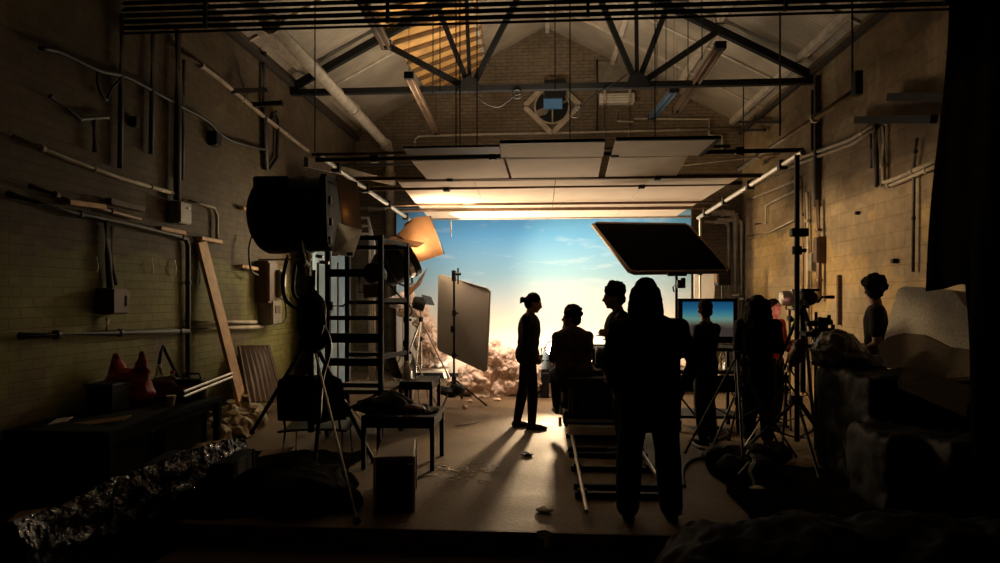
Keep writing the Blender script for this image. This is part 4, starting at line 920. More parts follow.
for (px, py, Y, r) in ((290, 470, 5.2, .26), (320, 480, 5.1, .24), (270, 490, 4.95, .24), (340, 500, 4.9, .16), (300, 500, 4.85, .26)): c = P(px, py, Y); mb.ell((c.x, c.y, r * .45), (r * 1.3, r, r * .7))
fz = fuse(mb, .03, 3); crumple(fz, .06, 4, 6)
for v in fz.v: v.z = max(v.z, .003)
one('cloth_heap', fz, M['matte'], 'heap of black cloth on the floor under the drum lamp tripod', 'cloth', smooth=True)

# ================================================================== LEFT-HAND CLUTTER ALONG THE GREEN WALL
pt = PX(201, 242, -4.16); pb_ = PX(240, 402, -3.85); pb_ = pb_ + (pb_ - pt) * .18; 
one('leaning_plank', MB().bar(pt, Vector((pb_.x, pb_.y, max(.02, pb_.z))), .045, .20, up=(0, 1, .3)), M['wood'], 'long pale plank leaning against the green brick wall', 'plank', bevel=.004)
t = thing('ribbed_panel', 'dark ribbed wooden panel leaning on the wall behind the sacks', 'panel', PX(258, 402, -3.9))
qd = [PX(238, 346, -4.1), PX(268, 345, -4.05), PX(284, 402, -3.75), PX(248, 402, -3.75)]
obj('sheet', MB().slab(qd, .03), M['dkwood'], t)
for i in range(7): f = (i + .5) / 7; obj('rib', MB().bar(qd[0].lerp(qd[1], f) + Vector((.03, -.01, 0)), qd[3].lerp(qd[2], f) + Vector((.03, -.01, 0)), .05, .03), M['dkwood'], t)
r_ = [Vector((-4.15, 4.7, 0)), Vector((-3.3, 4.7, 0)), Vector((-3.3, 6.45, 0)), Vector((-4.15, 6.45, 0))]
table('trestle_table', 'long dark table against the green wall, cluttered with bags', r_, .60, .05, r_, 'matte', lw=.06)
TZ = .60
def bagmesh(c, sx, sy, sz, seed, amp=.04):
    mb = MB(); c = Vector(c); mb.ell(c + Vector((0, 0, sz * .42)), (sx / 2, sy / 2, sz * .45)); mb.ell(c + Vector((0, 0, sz * .22)), (sx * .52, sy * .52, sz * .26))
    fz = fuse(mb, .025, 2); crumple(fz, amp, 6, seed)
    for v in fz.v: v.z = max(v.z, c.z + .002)
    return fz
def tabp(px, py, Y): p = P(px, py, Y); return Vector((max(p.x, -3.93), min(p.y, 6.3), TZ))
t = thing('red_bag', 'crumpled red plastic bag with two knotted ears on the dark table', 'bag', tabp(125, 400, 5.9)); c = tabp(125, 400, 5.9)
mb = MB(); mb.ell(c + Vector((0, 0, .17)), (.22, .16, .17)); mb.ell(c + Vector((-.13, 0, .28)), (.085, .07, .18)); mb.ell(c + Vector((.13, 0, .30)), (.06, .06, .17)); mb.ell(c + Vector((.0, 0, .1)), (.25, .17, .12))
fz = fuse(mb, .018, 2); crumple(fz, .03, 8, 11)
for v in fz.v: v.z = max(v.z, TZ + .002)
obj('sack', fz, M['red'], t, smooth=True); obj('knot', MB().ell(c + Vector((.13, 0, .46)), (.03, .03, .05)), M['red'], t); obj('knot', MB().ell(c + Vector((-.13, 0, .45)), (.035, .03, .04)), M['red'], t)
t = thing('shoulder_bag', 'dark shoulder bag with its strap hung on a wall hook', 'bag', tabp(165, 400, 6.3)); c = tabp(165, 400, 6.3)
obj('sack', bagmesh(c, .42, .28, .26, 5), M['dkwood'], t, smooth=True)
obj('strap', MB().tube([c + Vector((-.1, .02, .22)), PX(161, 352, -4.05), PX(163, 346, -4.12), PX(166, 353, -4.05), c + Vector((.12, .02, .22))], .016), M['matte'], t)
t = thing('canvas_bag', 'low dark canvas bag between the shoulder bag and wall bottles', 'bag', tabp(190, 400, 6.35)); c = tabp(192, 400, 6.4); obj('sack', bagmesh(c, .36, .26, .18, 8), M['dkwood'], t, smooth=True); obj('handle', MB().tube([c + Vector((-.08, 0, .15)), c + Vector((0, 0, .24)), c + Vector((.08, 0, .15))], .012), M['matte'], t)
bottle('plastic bottle on the dark table, closer to the shoulder bag', tabp(176, 395, 6.6), .34, .05, 'glass', 'white'); bottle('plastic bottle on the dark table, closer to the leaning plank', tabp(190, 395, 6.62), .28, .05, 'glass', 'red')
t = thing('radio_box', 'small black radio at the wall end of the table', 'radio', tabp(206, 395, 6.6)); c = tabp(207, 395, 6.6); obj('casing', MB().box(c + Vector((0, 0, .1)), (.26, .12, .2)), M['black'], t, bevel=.01); obj('handle', MB().tube([c + Vector((-.1, 0, .2)), c + Vector((-.08, 0, .25)), c + Vector((.08, 0, .25)), c + Vector((.1, 0, .2))], .01), M['black'], t); obj('dial', MB().cyl(c + Vector((.06, -.06, .1)), c + Vector((.06, -.08, .1)), .035), M['greybox'], t)
t = thing('storage_box', 'square black box at the dark end of the cluttered table', 'box', tabp(88, 400, 5.6)); c = tabp(88, 400, 5.6); obj('body', MB().box(c + Vector((0, 0, .11)), (.24, .24, .22)), M['black'], t, bevel=.008); obj('lid', MB().box(c + Vector((0, 0, .235)), (.26, .26, .03)), M['black'], t, bevel=.006)
t = thing('paper_cup', 'white paper cup at the edge of the cluttered table', 'cup', tabp(168, 404, 5.9)); c = tabp(171, 404, 5.9); obj('body', MB().lathe(c, (0, 0, 1), [(0, .03), (.09, .042), (.09, .038)], 14), M['paper'], t); obj('rim', MB().tube([c + Vector((.042 * math.cos(a), .042 * math.sin(a), .09)) for a in [i * math.pi / 8 for i in range(17)]], .003, 6), M['paper'], t)
for i, (y0_, y1_, lb) in enumerate(((392, 373, 'upper shiny rod laid across the table end'), (397, 377, 'lower shiny rod laid across the table end'))):
    a = P(183, y0_, 5.6); b = P(232, y1_, 7.2); t = thing('shiny_rod', lb, 'rod', a); obj('tube', MB().cyl(a, b, .014), M['alu'], t); obj('end_cap', MB().cyl(a, a + (a - b).normalized() * .03, .018), M['black'], t)
for i, (px, py, Y, sx, sz, lb) in enumerate(((208, 412, 7.7, .5, .34, 'buff sack slumped at the foot of the leaning plank'), (224, 404, 8.1, .46, .36, 'pale buff sack behind the foot of the leaning plank'), (232, 424, 7.3, .5, .26, 'brown sack flopped in front of the ribbed panel'), (252, 412, 7.9, .4, .22, 'small buff sack beside the ribbed panel'), (212, 430, 7.0, .42, .24, 'dark buff sack nearest the end of the table'))):
    p = P(px, py, Y); p = Vector((max(p.x, -3.85), Y, 0.0)); t = thing('sack', lb, 'sack', p); fz = bagmesh(p, sx, .42, sz, 20 + i, .06); obj('body', fz, M['bag'], t, smooth=True); obj('tied_neck', MB().lathe(p + Vector((.04, -.05, sz * .78)), (.2, -.3, 1), [(0, .03), (.05, .02), (.1, .05)], 10), M['bag'], t)
for i, (px, py, Y, l, m, lb) in enumerate(((144, 448, 5.4, .26, 'paper', 'pale crumpled paper strip stuck up beside the black plastic'), (196, 446, 6.1, .5, 'kraft', 'flap of brown cardboard beyond the black plastic'), (92, 423, 5.0, .5, 'kraft', 'long brown board under the cluttered table'), (26, 516, 3.3, .14, 'kraft', 'scrap of brown cardboard on the black plastic roll'), (276, 452, 5.9, .3, 'kraft', 'brown board scrap under the wide black chair'), (60, 421, 4.85, .12, 'paper', 'slip of white paper on the edge of the cluttered table'))):
    p = P(px, py, Y); d = Vector((1, .25, .12 if i != 0 else 2.2)).normalized() * l / 2; e = Vector((-.1, .5, .1)).normalized() * .06
    q = [p - d - e, p + d - e * .6, p + d * 1.1 + e, p - d * .9 + e]
    one('card_scrap', MB().slab(q, .008), M[m], lb, 'scrap')
def floor_shade_sheet(name, label, x0, x1, y0, y1, z, seed):  # black sheet added where the floor only lies in shade
    def fn(u, v):
        q = Vector((x0 + (x1 - x0) * u, y0 + (y1 - y0) * v, 0)); q += Vector((noise.noise(q * 2 + Vector((seed, 0, 0))) * .12, noise.noise(q * 2 + Vector((0, seed, 0))) * .12, 0))
        q.z = z + .012 + abs(noise.noise(q * 5 + Vector((0, 0, seed)))) * .05; return q
    return one(name, MB().grid(fn, 50, 50), M['drape'], label, 'ground cloth', smooth=True)
floor_shade_sheet('ground_cloth', 'black ground cloth spread in front of the cluttered table', -3.95, -1.75, 4.62, 6.6, 0, 3)
floor_shade_sheet('ground_cloth', 'black ground cloth under the sandbags and covered stack', 1.5, 3.9, 4.62, 6.3, 0, 7)
flightcase('long black case pushed under the cluttered table, nearest the camera', (-3.75, 5.1, .06), .7, .6, .42, 0, 'matte', 'matte', 'matte'); flightcase('long black case under the cluttered table, nearer the sacks', (-3.75, 5.95, .06), .7, .7, .42, 0, 'matte', 'matte', 'matte')  # cases added to fill the shaded void under the table
flightcase('low black case standing in front of the cluttered table', (-2.85, 5.2, .06), .7, .5, .24, .12, 'matte', 'matte', 'matte')  # another added case, darkening the floor before the table
# black plastic wrapped roll
def plastic_roll(name, label, path, wid, seed, base=0.0):
    path = [Vector(p) for p in path]
    def fn(u, v):
        f = v * (len(path) - 1); i = min(int(f), len(path) - 2); p = path[i].lerp(path[i + 1], f - i); d = (path[i + 1] - path[i]); d.z = 0; d.normalize(); s = Vector((d.y, -d.x, 0))
        a = (u - .5) * 2; prof = math.sqrt(max(0, 1 - abs(a) ** 2.4))
        q = p + s * a * wid; q.z = base + (p.z - base) * prof
        n1 = noise.noise(q * 9 + Vector((seed, 0, 0))); n2 = abs(noise.noise(q * 21 + Vector((0, seed, 0)))); n3 = abs(noise.noise(q * 43 + Vector((0, 0, seed))))
        q += Vector((n1 * .03, n2 * .03, n1 * .03 - n2 * .05 - n3 * .03)) * prof; q.z = max(q.z, base + .002); return q
    return one(name, MB().grid(fn, 60, 150), M['plastic'], label, 'plastic sheet', fix=True) if False else one(name, MB().grid(fn, 60, 150), M['plastic'], label, 'plastic sheet')
plastic_roll('plastic_wrap', 'long crinkled black plastic sheet sparkling low beside the camera', [P(10, 520, 2.9), P(60, 505, 3.4), P(110, 478, 3.9), P(160, 459, 4.4), P(205, 445, 5.0), P(240, 435, 5.6)], .10, 2, LOW)

# ================================================================== DOLLY, TRACK, CAMERA
XR0, XR1 = .30, .965
t = thing('dolly_track', 'pair of camera rails on dark sleepers running to the set', 'track', ((XR0 + XR1) / 2, 5.9, 0))
for x in (XR0, XR1):
    r0 = obj('rail', MB().cyl((x, 4.72, .075), (x, 8.9, .075), .017, n=12), M['alu'], t, auto=40)
for y in (5.27, 5.5, 6.08, 6.6, 6.84, 7.5, 8.2): obj('sleeper', MB().box(((XR0 + XR1) / 2, y, .028), (XR1 - XR0 + .12, .055, .05)), M['black'], t, bevel=.004)
for x in (XR0, XR1):
    for y in (5.27, 6.08, 7.5): obj('chair_clip', MB().box((x, y, .06), (.07, .06, .03)), M['steel'], t)
cx_ = (XR0 + XR1) / 2
t = thing('camera_dolly', 'black camera dolly with a pale rear step, standing on the track', 'camera dolly', (cx_, 7.8, .1))
obj('chassis', MB().box((cx_, 7.95, .26), (.86, 1.3, .14)), M['black'], t, bevel=.02)
st_ = obj('rear_step', MB().box((cx_ - .02, 7.22, .155), (.72, .12, .10)), M['white'], t, bevel=.01); st_['label'] = 'worn pale rear step'
obj('step_lip', MB().box((cx_ - .02, 7.24, .25), (.76, .06, .03)), M['alu'], t)
for x in (XR0, XR1):
    for y in (7.45, 8.45):
        wh = obj('wheel', MB().cyl((x - .03, y, .155), (x + .03, y, .155), .06, n=16), M['matte'], t); obj('wheel_fork', MB().box((x, y, .2), (.09, .08, .05)), M['steel'], wh)
obj('battery_box', MB().box((cx_ - .2, 7.9, .54), (.5, .5, .46)), M['black'], t, bevel=.02)
obj('equipment_box', MB().box((cx_ + .06, 7.48, .50), (.78, .34, .40)), M['black'], t, bevel=.02)
obj('seat', MB().lathe((.30, 7.5, .60), (0, 0, 1), [(0, .14), (.02, .18), (.06, .18), (.075, .15)], 20), M['matte'], t, auto=40)
obj('seat_post', MB().cyl((.30, 7.5, .3), (.30, 7.5, .62), .035), M['steel'], t)
obj('column', MB().cyl((.66, 8.15, .3), (.66, 8.15, .66), .10, .08, 18), M['black'], t, auto=40)
obj('push_bar', MB().tube([(cx_ - .36, 7.3, .3), (cx_ - .36, 7.2, .72), (cx_ + .36, 7.2, .72), (cx_ + .36, 7.3, .3)], .016), M['steel'], t)
for i, (px, py) in enumerate(((563, 397), (561, 410), (560, 422))): obj('leveling_screw', MB().cyl(P(px, py, 7.3) - Vector((0, 0, .05)), P(px, py, 7.3) + Vector((0, 0, .05)), .018, n=8), M['chrome'], t)
CZ = .66
t = thing('film_camera', 'black film camera with long rods on the dolly head', 'camera', (.66, 8.15, CZ))
obj('fluid_head', MB().lathe((.66, 8.15, CZ), (0, 0, 1), [(0, .09), (.05, .11), (.10, .11), (.12, .08), (.15, .08)], 20), M['black'], t, auto=40)
obj('body', MB().box((.66, 8.12, CZ + .24), (.19, .44, .20)), M['black'], t, bevel=.02)
obj('magazine', MB().lathe((.60, 7.86, CZ + .25), (1, 0, 0), [(0, .09), (.02, .11), (.10, .11), (.12, .09)], 22), M['black'], t, auto=40)
obj('lens_barrel', MB().lathe((.66, 8.34, CZ + .24), (0, 1, 0), [(0, .05), (.1, .055), (.1, .065), (.2, .065), (.2, .05)], 18), M['black'], t, auto=40)
obj('matte_box', MB().slab([(.54, 8.56, CZ + .15), (.78, 8.56, CZ + .15), (.81, 8.56, CZ + .34), (.51, 8.56, CZ + .34)], .10, (0, 1, 0)), M['black'], t)
for dz in (0, -.17):
    a = P(592, 351 + (11 if dz else 0), 7.95); obj('side_rod', MB().cyl(a, P(626, 350.5 + (11 if dz else 0), 7.95), .016), M['black'], t)
vb = obj('viewfinder', MB().box(P(600, 351, 7.95), (.09, .12, .10)), M['black'], t, bevel=.01)
obj('eyepiece', MB().cyl(P(588, 350, 7.9), P(575, 350, 7.75), .03, .04), M['black'], vb)
obj('aerial', MB().cyl(P(602, 374, 7.9), P(607, 366, 7.9), .008), M['black'], t)
obj('pan_bar', MB().cyl((.62, 8.05, .76), (.45, 7.72, .80), .014), M['steel'], t)
cable('camera_cable', 'cable hanging from the film camera down the dolly side', [(.56, 7.95, .9), (.48, 7.8, .8), (.46, 7.72, .76), (.42, 7.28, .45), (.40, 7.26, .36)], .012)

# ================================================================== TILTED FLAG, MONITOR CART, STANDS
q = [P(593, 225, 8.7), P(596, 223.5, 8.72), P(685, 225, 8.62), P(689, 227, 8.6), P(727, 268, 7.75), P(726, 271.5, 7.72), P(634, 273, 7.78), P(629, 271, 7.8)]
t = thing('black_flag', 'large black tilted flag with rounded corners above the heads', 'flag', P(677, 273, 7.75))
nrm = (q[3] - q[0]).cross(q[6] - q[0]).normalized()
obj('panel', MB().slab(q, .03, nrm), M['drape'], t)
q2 = [v for v in q]; obj('frame', MB().tube(q2 + [q2[0]], .026, 8), M['tubebr'], t, smooth=True)
obj('grip_bracket', MB().box(P(677, 274, 7.72), (.22, .07, .05)), M['black'], t, bevel=.008)
fx = P(677, 290, 7.75).x
stand('flag_stand', 'dark stand rising to the grip head below the tilted black flag', (fx, 7.78, 0), P(677, 274, 7.75).z, 3, .5, .016, 'black', 'stand', .012, 2, False, .3, .42)
gh = thing('grip_head', 'black grip head on the stand under the tilted flag', 'grip head', P(678, 286, 7.7)); obj('disc', MB().cyl(P(677, 284, 7.66), P(682, 284, 7.66), .05, n=16), M['black'], gh); obj('jaw', MB().box(P(683, 283, 7.66), (.05, .06, .12)), M['black'], gh, bevel=.008); obj('arm', MB().tube([P(676, 285, 7.66), P(673, 287, 7.66), P(674, 292, 7.66)], .01), M['steel'], gh)
px_ = P(698, 250, 11.2).x
stand('rig_stand', 'slim tall pale stand under the far end of the bright aluminium tube', (px_, 11.05, 0), 2.93, 3, .6, .02, 'alu', 'stand', .012, 2, False, .3, .45)
t = thing('glow_lamp', 'small square lamp glowing amber beyond the flag corner', 'film lamp', P(716, 283, 10.6)); c = P(716, 277, 10.6)
obj('housing', MB().box(c + Vector((.10, 0, 0)), (.2, .26, .26)), M['black'], t, bevel=.01); ln = obj('lens', MB().box(c + Vector((-.005, -.02, 0)), (.02, .18, .18)), M['scrim'], t); obj('barn_door', MB().slab([c + Vector((-.02, -.14, .14)), c + Vector((-.16, -.14, .2)), c + Vector((-.16, .14, .2)), c + Vector((-.02, .14, .14))], .01), M['scrim'], t)
stand('lamp_stand', 'dark stand of the small square lamp beyond the monitor', (c.x + .1, c.y, 0), c.z - .14, 3, .5, .016, 'steel', 'light stand', .01, 1, False, .9, .4)
# monitor cart
MY = 8.0; ml, mr = P(678, 320, MY).x, P(738, 320, MY).x; mt, mb_ = P(700, 298.5, MY).z, P(700, 343, MY).z
t = thing('video_monitor', 'wide monitor showing a blue sky over dark clouds', 'monitor', ((ml + mr) / 2, MY, mb_))
cxm, czm, wm, hm = (ml + mr) / 2, (mt + mb_) / 2, mr - ml, mt - mb_
obj('casing', MB().box((cxm, MY + .05, czm), (wm, .09, hm)), M['black'], t, bevel=.01)
def screenmat():
    t_ = NT('screen_picture'); tc = t_.node('ShaderNodeTexCoord'); sp = t_.node('ShaderNodeSeparateXYZ'); t_.link(tc.outputs['Generated'], sp.inputs[0])
    rp = t_.node('ShaderNodeValToRGB'); cr = rp.color_ramp; st = [(0, (.02, .016, .014)), (.2, (.035, .028, .025)), (.36, (.12, .11, .08)), (.5, (.15, .30, .24)), (.62, (.06, .25, .30)), (.8, (.015, .13, .26)), (1, (.008, .07, .17))]
    cr.elements[0].color = c4(st[0][1]); cr.elements[1].color = c4(st[-1][1])
    for p, c in st[1:-1]: cr.elements.new(p).color = c4(c)
    t_.link(sp.outputs['Z'], rp.inputs['Fac'])
    nz = t_.node('ShaderNodeTexNoise'); nz.inputs['Scale'].default_value = 6; nz.inputs['Detail'].default_value = 5; t_.link(tc.outputs['Object'], nz.inputs['Vector'])
    ad = t_.node('ShaderNodeMath', operation='MULTIPLY_ADD'); ad.inputs[1].default_value = .7; t_.link(nz.outputs['Fac'], ad.inputs[0])
    iv = t_.node('ShaderNodeMath', operation='SUBTRACT'); iv.inputs[0].default_value = .38; t_.link(sp.outputs['Z'], iv.inputs[1]); t_.link(iv.outputs[0], ad.inputs[2])
    mr_ = t_.node('ShaderNodeMapRange'); mr_.inputs[1].default_value = .42; mr_.inputs[2].default_value = .48; t_.link(ad.outputs[0], mr_.inputs[0])
    t_.link(mix(t_, rp.outputs['Color'], (.05, .038, .034), mr_.outputs[0]), t_.b.inputs['Emission Color']); t_.b.inputs['Emission Strength'].default_value = .75
    t_.b.inputs['Base Color'].default_value = (.01, .01, .012, 1); t_.b.inputs['Roughness'].default_value = .4
    return t_.m
sc_ = obj('screen', MB().box((cxm, MY + .002, czm + .02), (wm * .84, .012, hm * .78)), screenmat(), t)
obj('stand_neck', MB().box((cxm, MY + .06, mb_ - .03), (.2, .06, .08)), M['black'], t)
t = thing('monitor_cart', 'black cart with shelves carrying the video monitor', 'cart', (cxm, MY + .2, 0))
sh1 = mb_ - .075
for z, m in ((sh1, 'black'), (P(700, 372, MY).z, 'black'), (.18, 'black')): obj('shelf', MB().box((cxm, MY + .2, z), (wm + .06, .55, .035)), M[m], t, bevel=.005)
zs = P(700, 372, MY).z; sp_ = obj('drawer_front', MB().box((cxm, MY - .07, zs - .13), (wm, .03, .2)), M['black'], t, bevel=.006); obj('drawer_handle', MB().box((cxm, MY - .095, zs - .1), (.2, .015, .02)), M['steel'], sp_)
for dx in (-1, 1):
    for dy in (-.05, .45):
        obj('upright', MB().box((cxm + dx * (wm / 2), MY + dy, sh1 / 2 + .06), (.035, .035, sh1 - .12)), M['steel'], t)
        c = obj('caster', MB().cyl((cxm + dx * wm / 2 - .02, MY + dy, .055), (cxm + dx * wm / 2 + .02, MY + dy, .055), .055, n=14), M['matte'], t); obj('fork', MB().box((cxm + dx * wm / 2, MY + dy, .11), (.06, .05, .05)), M['steel'], c)
one('shelf_papers', MB().slab([(cxm - .33, MY - .02, zs + .022), (cxm + .2, MY - .03, zs + .022), (cxm + .24, MY + .25, zs + .022), (cxm - .3, MY + .28, zs + .022)], .008), M['paper'], 'white papers spread on the lower shelf of the monitor cart', 'papers')
bottle('water bottle on the lower shelf of the monitor cart', Vector((P(722, 368, MY + .1).x, MY + .1, zs + .02)), .24, .035, 'glass')
# cluttered stands by the woman
def tripod_at(label, px, Y, top_py, hub, rot, m='steel', r=.016, splay=.5, lr=.012):
    x = P(px, 400, Y).x; return stand('light_stand', label, (x, Y, 0), P(px, top_py, Y).z, 3, hub, r, m, 'light stand', lr, 2, True, rot, splay)
tall = P(797, 300, 6.5).x
stand('tall_stand', 'tall black stand holding the open end of the aluminium tube', (tall, 6.5, 0), 3.0, 3, .62, .024, 'black', 'stand', .016, 2, True, .5, .55)
one('stand_clamp', MB().box((tall, 6.45, P(797, 233, 6.5).z), (.16, .08, .08)), M['black'], 'black clamp halfway up the tall stand', 'clamp', bevel=.01)
tripod_at('dark stand before the monitor cart, its leg slanting to the floor', 737, 6.5, 352, 1.05, .35, 'steel', .014, .55)
tripod_at('dark stand beside the coat of the long-haired woman', 744, 7.0, 330, .8, 1.6, 'steel', .016, .5)
tripod_at('chrome legged stand between the woman and tall stand', 786, 7.1, 372, .75, 2.2, 'steel', .014, .5)
# drum lamp beside the woman
t = thing('barrel_lamp', 'short metal barrel lamp lying level above the long-haired woman', 'film lamp', P(783, 306, 8.6)); c = P(780, 298.5, 8.6)
obj('housing', MB().lathe(c, (1, -.15, 0), [(0, .08), (.02, .1), (.13, .1), (.13, .12), (.2, .12), (.2, .10), (.22, .11), (.25, .10)], 20), M['alu'], t, auto=40); obj('end_ring', MB().lathe(c + Vector((.2, -.03, 0)), (1, -.15, 0), [(0, .125), (.06, .125), (.08, .1)], 20), M['black'], t)
obj('yoke', MB().tube([c + Vector((.12, -.14, 0)), c + Vector((.12, -.14, -.14)), c + Vector((.12, .12, -.14)), c + Vector((.12, .12, 0))], .011), M['steel'], t)
stand('lamp_stand', 'stand beneath the short metal barrel lamp', (c.x + .12, c.y, 0), c.z - .14, 3, .7, .016, 'steel', 'light stand', .012, 1, True, .2, .5)
# geared head and tripod beside the tall stand
gx0 = P(812, 305, 7.6).x
stand('camera_tripod', 'black camera tripod with a pan handle beside the tall stand', (gx0 - .1, 7.6, 0), P(808, 300, 7.6).z, 3, P(808, 302, 7.6).z - .03, .03, 'black', 'tripod', .02, 1, False, 1.0, .62)
t = thing('pan_head', 'black pan head with a cranked handle on the camera tripod', 'tripod head', P(808, 300, 7.6)); c = P(808, 298, 7.6)
obj('ball', MB().ell(c, (.11, .09, .09)), M['black'], t, smooth=True); obj('plate', MB().box(c + Vector((0, 0, .09)), (.2, .14, .03)), M['black'], t); obj('pan_handle', MB().tube([P(812, 303, 7.55), P(818, 302, 7.5), P(822, 297, 7.5), P(833, 297, 7.5)], .013), M['black'], t); obj('handle_grip', MB().cyl(P(826, 297, 7.5), P(834, 297, 7.5), .019), M['matte'], t); obj('drag_knob', MB().cyl(P(804, 302, 7.5), P(800, 303, 7.42), .035), M['black'], t)
t = thing('gear_rig', 'black rig of rods and knobs above the crinkled clear wrapping', 'camera rig', P(820, 335, 7.0)); Y = 7.0
obj('stem', MB().cyl(P(816, 350, Y), P(816, 312, Y), .016), M['steel'], t); obj('rod', MB().cyl(P(806, 324, Y), P(832, 322, Y), .03), M['black'], t); obj('rod', MB().cyl(P(812, 331, Y), P(834, 330, Y), .024), M['black'], t)
for px, py, hgt in ((829, 320, 10), (833, 329, 9), (820, 323, 12)): obj('knob', MB().cyl(P(px, py - hgt / 2, Y - .02), P(px, py + hgt / 2, Y - .02), .02), M['black'], t)
obj('bracket', MB().box(P(824, 327, Y), (.06, .08, .2)), M['black'], t, bevel=.01); obj('base_plate', MB().box(P(815, 334, Y), (.26, .2, .05)), M['black'], t, bevel=.01); obj('support_leg', MB().cyl(P(816, 350, Y), (P(816, 350, Y).x, Y, .02), .02), M['steel'], t)
t = thing('red_jack', 'red handle leaning between the stands beside the tall stand', 'handle', P(786, 365, 7.4)); obj('rod', MB().cyl(P(786, 364, 7.4), P(793, 346, 7.4), .012), M['redcloth'], t); obj('ferrule', MB().cyl(P(784, 370, 7.4), P(786, 364, 7.4), .015), M['steel'], t)
mb = MB(); c = P(799, 350, 6.45); mb.ell(c, (.06, .06, .11)); mb.ell(c + Vector((-.04, 0, -.08)), (.06, .05, .09)); fz = fuse(mb, .025, 2); crumple(fz, .03, 9, 15); one('hanging_cloth', fz, M['dkwood'], 'dim brown rag knotted round the tall stand', 'rag', smooth=True)
cl = P(789, 318, 7.75); fa = P(774, 309, 8.2)
t = thing('clip_light', 'small red work light clipped to the black camera tripod', 'lamp', cl); dr_ = (fa - cl).normalized()
obj('housing', MB().lathe(cl, dr_, [(-.10, .02), (-.08, .03), (-.02, .035), (0, .03)], 14), M['black'], t); obj('lens', MB().lathe(cl, dr_, [(0, .026), (.006, .02)], 12), M['led'], t); obj('clip', MB().tube([cl - dr_ * .06, cl + Vector((.06, -.02, -.03)), P(801, 318, 7.6)], .01), M['black'], t)
spot('clip_light_beam', cl + dr_ * .03, fa, 9, (1.0, .42, .34), 50, .6, .03)  # red fill added to light the face beside the wavy hair
# tangle on the floor
for i, (px, py, sx, lb) in enumerate(((728, 466, .42, 'black sandbag at the foot of the stand before the monitor cart'), (745, 476, .45, 'black sandbag nearest the dangling chrome chain'), (768, 462, .4, 'black sandbag beneath the long-haired woman'))):
    p = PZ(px, py, 0); t = thing('sandbag', lb, 'sandbag', p); mb = MB(); mb.ell(p + Vector((-sx * .25, 0, .09)), (sx * .3, .17, .1)); mb.ell(p + Vector((sx * .25, 0, .09)), (sx * .3, .17, .1)); mb.ell(p + Vector((0, 0, .07)), (sx * .3, .14, .07))
    fz = fuse(mb, .02, 2); crumple(fz, .02, 10, 40 + i)
    for v in fz.v: v.z = max(v.z, .003)
    obj('sack', fz, M['matte'], t, smooth=True); obj('handle', MB().tube([p + Vector((-.08, 0, .14)), p + Vector((0, 0, .19)), p + Vector((.08, 0, .14))], .012), M['matte'], t)
for i, (pts, lb) in enumerate((([(684, 486), (683, 470), (692, 460), (706, 458), (718, 462)], 'black cable curling off the first sandbag towards the rail'), ([(694, 434), (706, 428), (720, 428), (728, 434), (716, 440), (702, 440), (696, 434), (712, 426), (732, 432)], 'coiled cable on the floor in front of the monitor cart'), ([(690, 440), (700, 448), (716, 450), (736, 446), (760, 452)], 'cable lying along the floor between cart and sandbags'), ([(480, 420), (470, 424), (455, 426)], 'short wire on the floor behind the bench'))):
    cable('floor_cable', lb, [PZ(a, b, .015) for a, b in pts], .016 if i < 3 else .006)
ch = MB()
for i in range(16):
    a = P(752 + 2 * math.sin(i * .6), 455 + i * 2.1, 5.7); ch.tube([a + Vector((.012 * math.cos(k_ * 1.05), .012 * math.sin(k_ * 1.05) * (i % 2), .016 * math.sin(k_ * 1.05))) for k_ in range(7)], .004, 5)
t = thing('chain', 'thin bright chain dangling from the stand to the floor', 'chain', P(752, 488, 5.7)); obj('links', ch, M['chrome'], t); obj('hook', MB().tube([P(752, 455, 5.7), P(748, 450, 5.7), P(746, 454, 5.7)], .006), M['chrome'], t)
for i, (a, b, lb) in enumerate((((745, 446), (757, 428), 'bright slanting rod over the sandbags'), ((725, 490), (731, 484), 'short bright rod end beside the sandbags'), ((738, 474), (749, 462), 'bright rod crossing the chain hook'))):
    one('bright_rod', MB().cyl(P(*a, 5.7), P(*b, 5.9), .008, n=8), M['chrome'], lb, 'rod')

# ================================================================== COVERED HEAPS AND FOAM NEAR THE TAN WALL
def heap(name, label, pts, m, seed, vox=.04, amp=.07, freq=3.5, base=0.0, cat='tarpaulin'):
    mb = MB()
    for c, r in pts: mb.ell(c, r)
    fz = fuse(mb, vox, 3); crumple(fz, amp, freq, seed)
    for i, v in enumerate(fz.v):
        n2 = abs(noise.noise(v * 11)); v.z -= n2 * .05; v.z = max(v.z, base + .003)
    return one(name, fz, M[m], label, cat, smooth=True)
def hp(px, py, Y, rx, ry): p = P(px, py, Y); z = max(p.z, .1); return ((p.x, Y, z * .5), (rx, ry, z * .52))
mb = MB()
for (x, y, sx, sy, z) in ((2.95, 6.1, .6, .9, .98), (3.5, 5.9, .7, 1.1, .92), (3.95, 5.4, .5, 1.2, .80), (2.75, 5.3, .5, .6, .60), (3.2, 5.0, .8, .7, .62), (3.8, 4.7, .7, .7, .6)): mb.box((x, y, z / 2), (sx, sy, z), Matrix.Rotation(.1 * math.sin(x * 7), 3, 'Z'))
fz = fuse(mb, .04, 6, .6); crumple(fz, .035, 4, 3)
for v in fz.v: v.z = max(v.z - abs(noise.noise(v * 7)) * .06, .003); v.x = min(v.x, HW - .03)
one('covered_stack', fz, M['tarp'], 'stack of boxes under dull dark tarpaulin below the foam block', 'tarpaulin', smooth=True)
heap('crinkled_wrap', 'crinkled clear plastic wrapping on top of the tarpaulin heap', [(P(838, 350, 6.4), (.20, .2, .2)), (P(826, 352, 6.4), (.14, .16, .14)), (P(852, 356, 6.35), (.18, .18, .14)), (P(866, 362, 6.3), (.12, .14, .08))], 'clear', 9, .018, .045, 8, .6, 'plastic wrap')
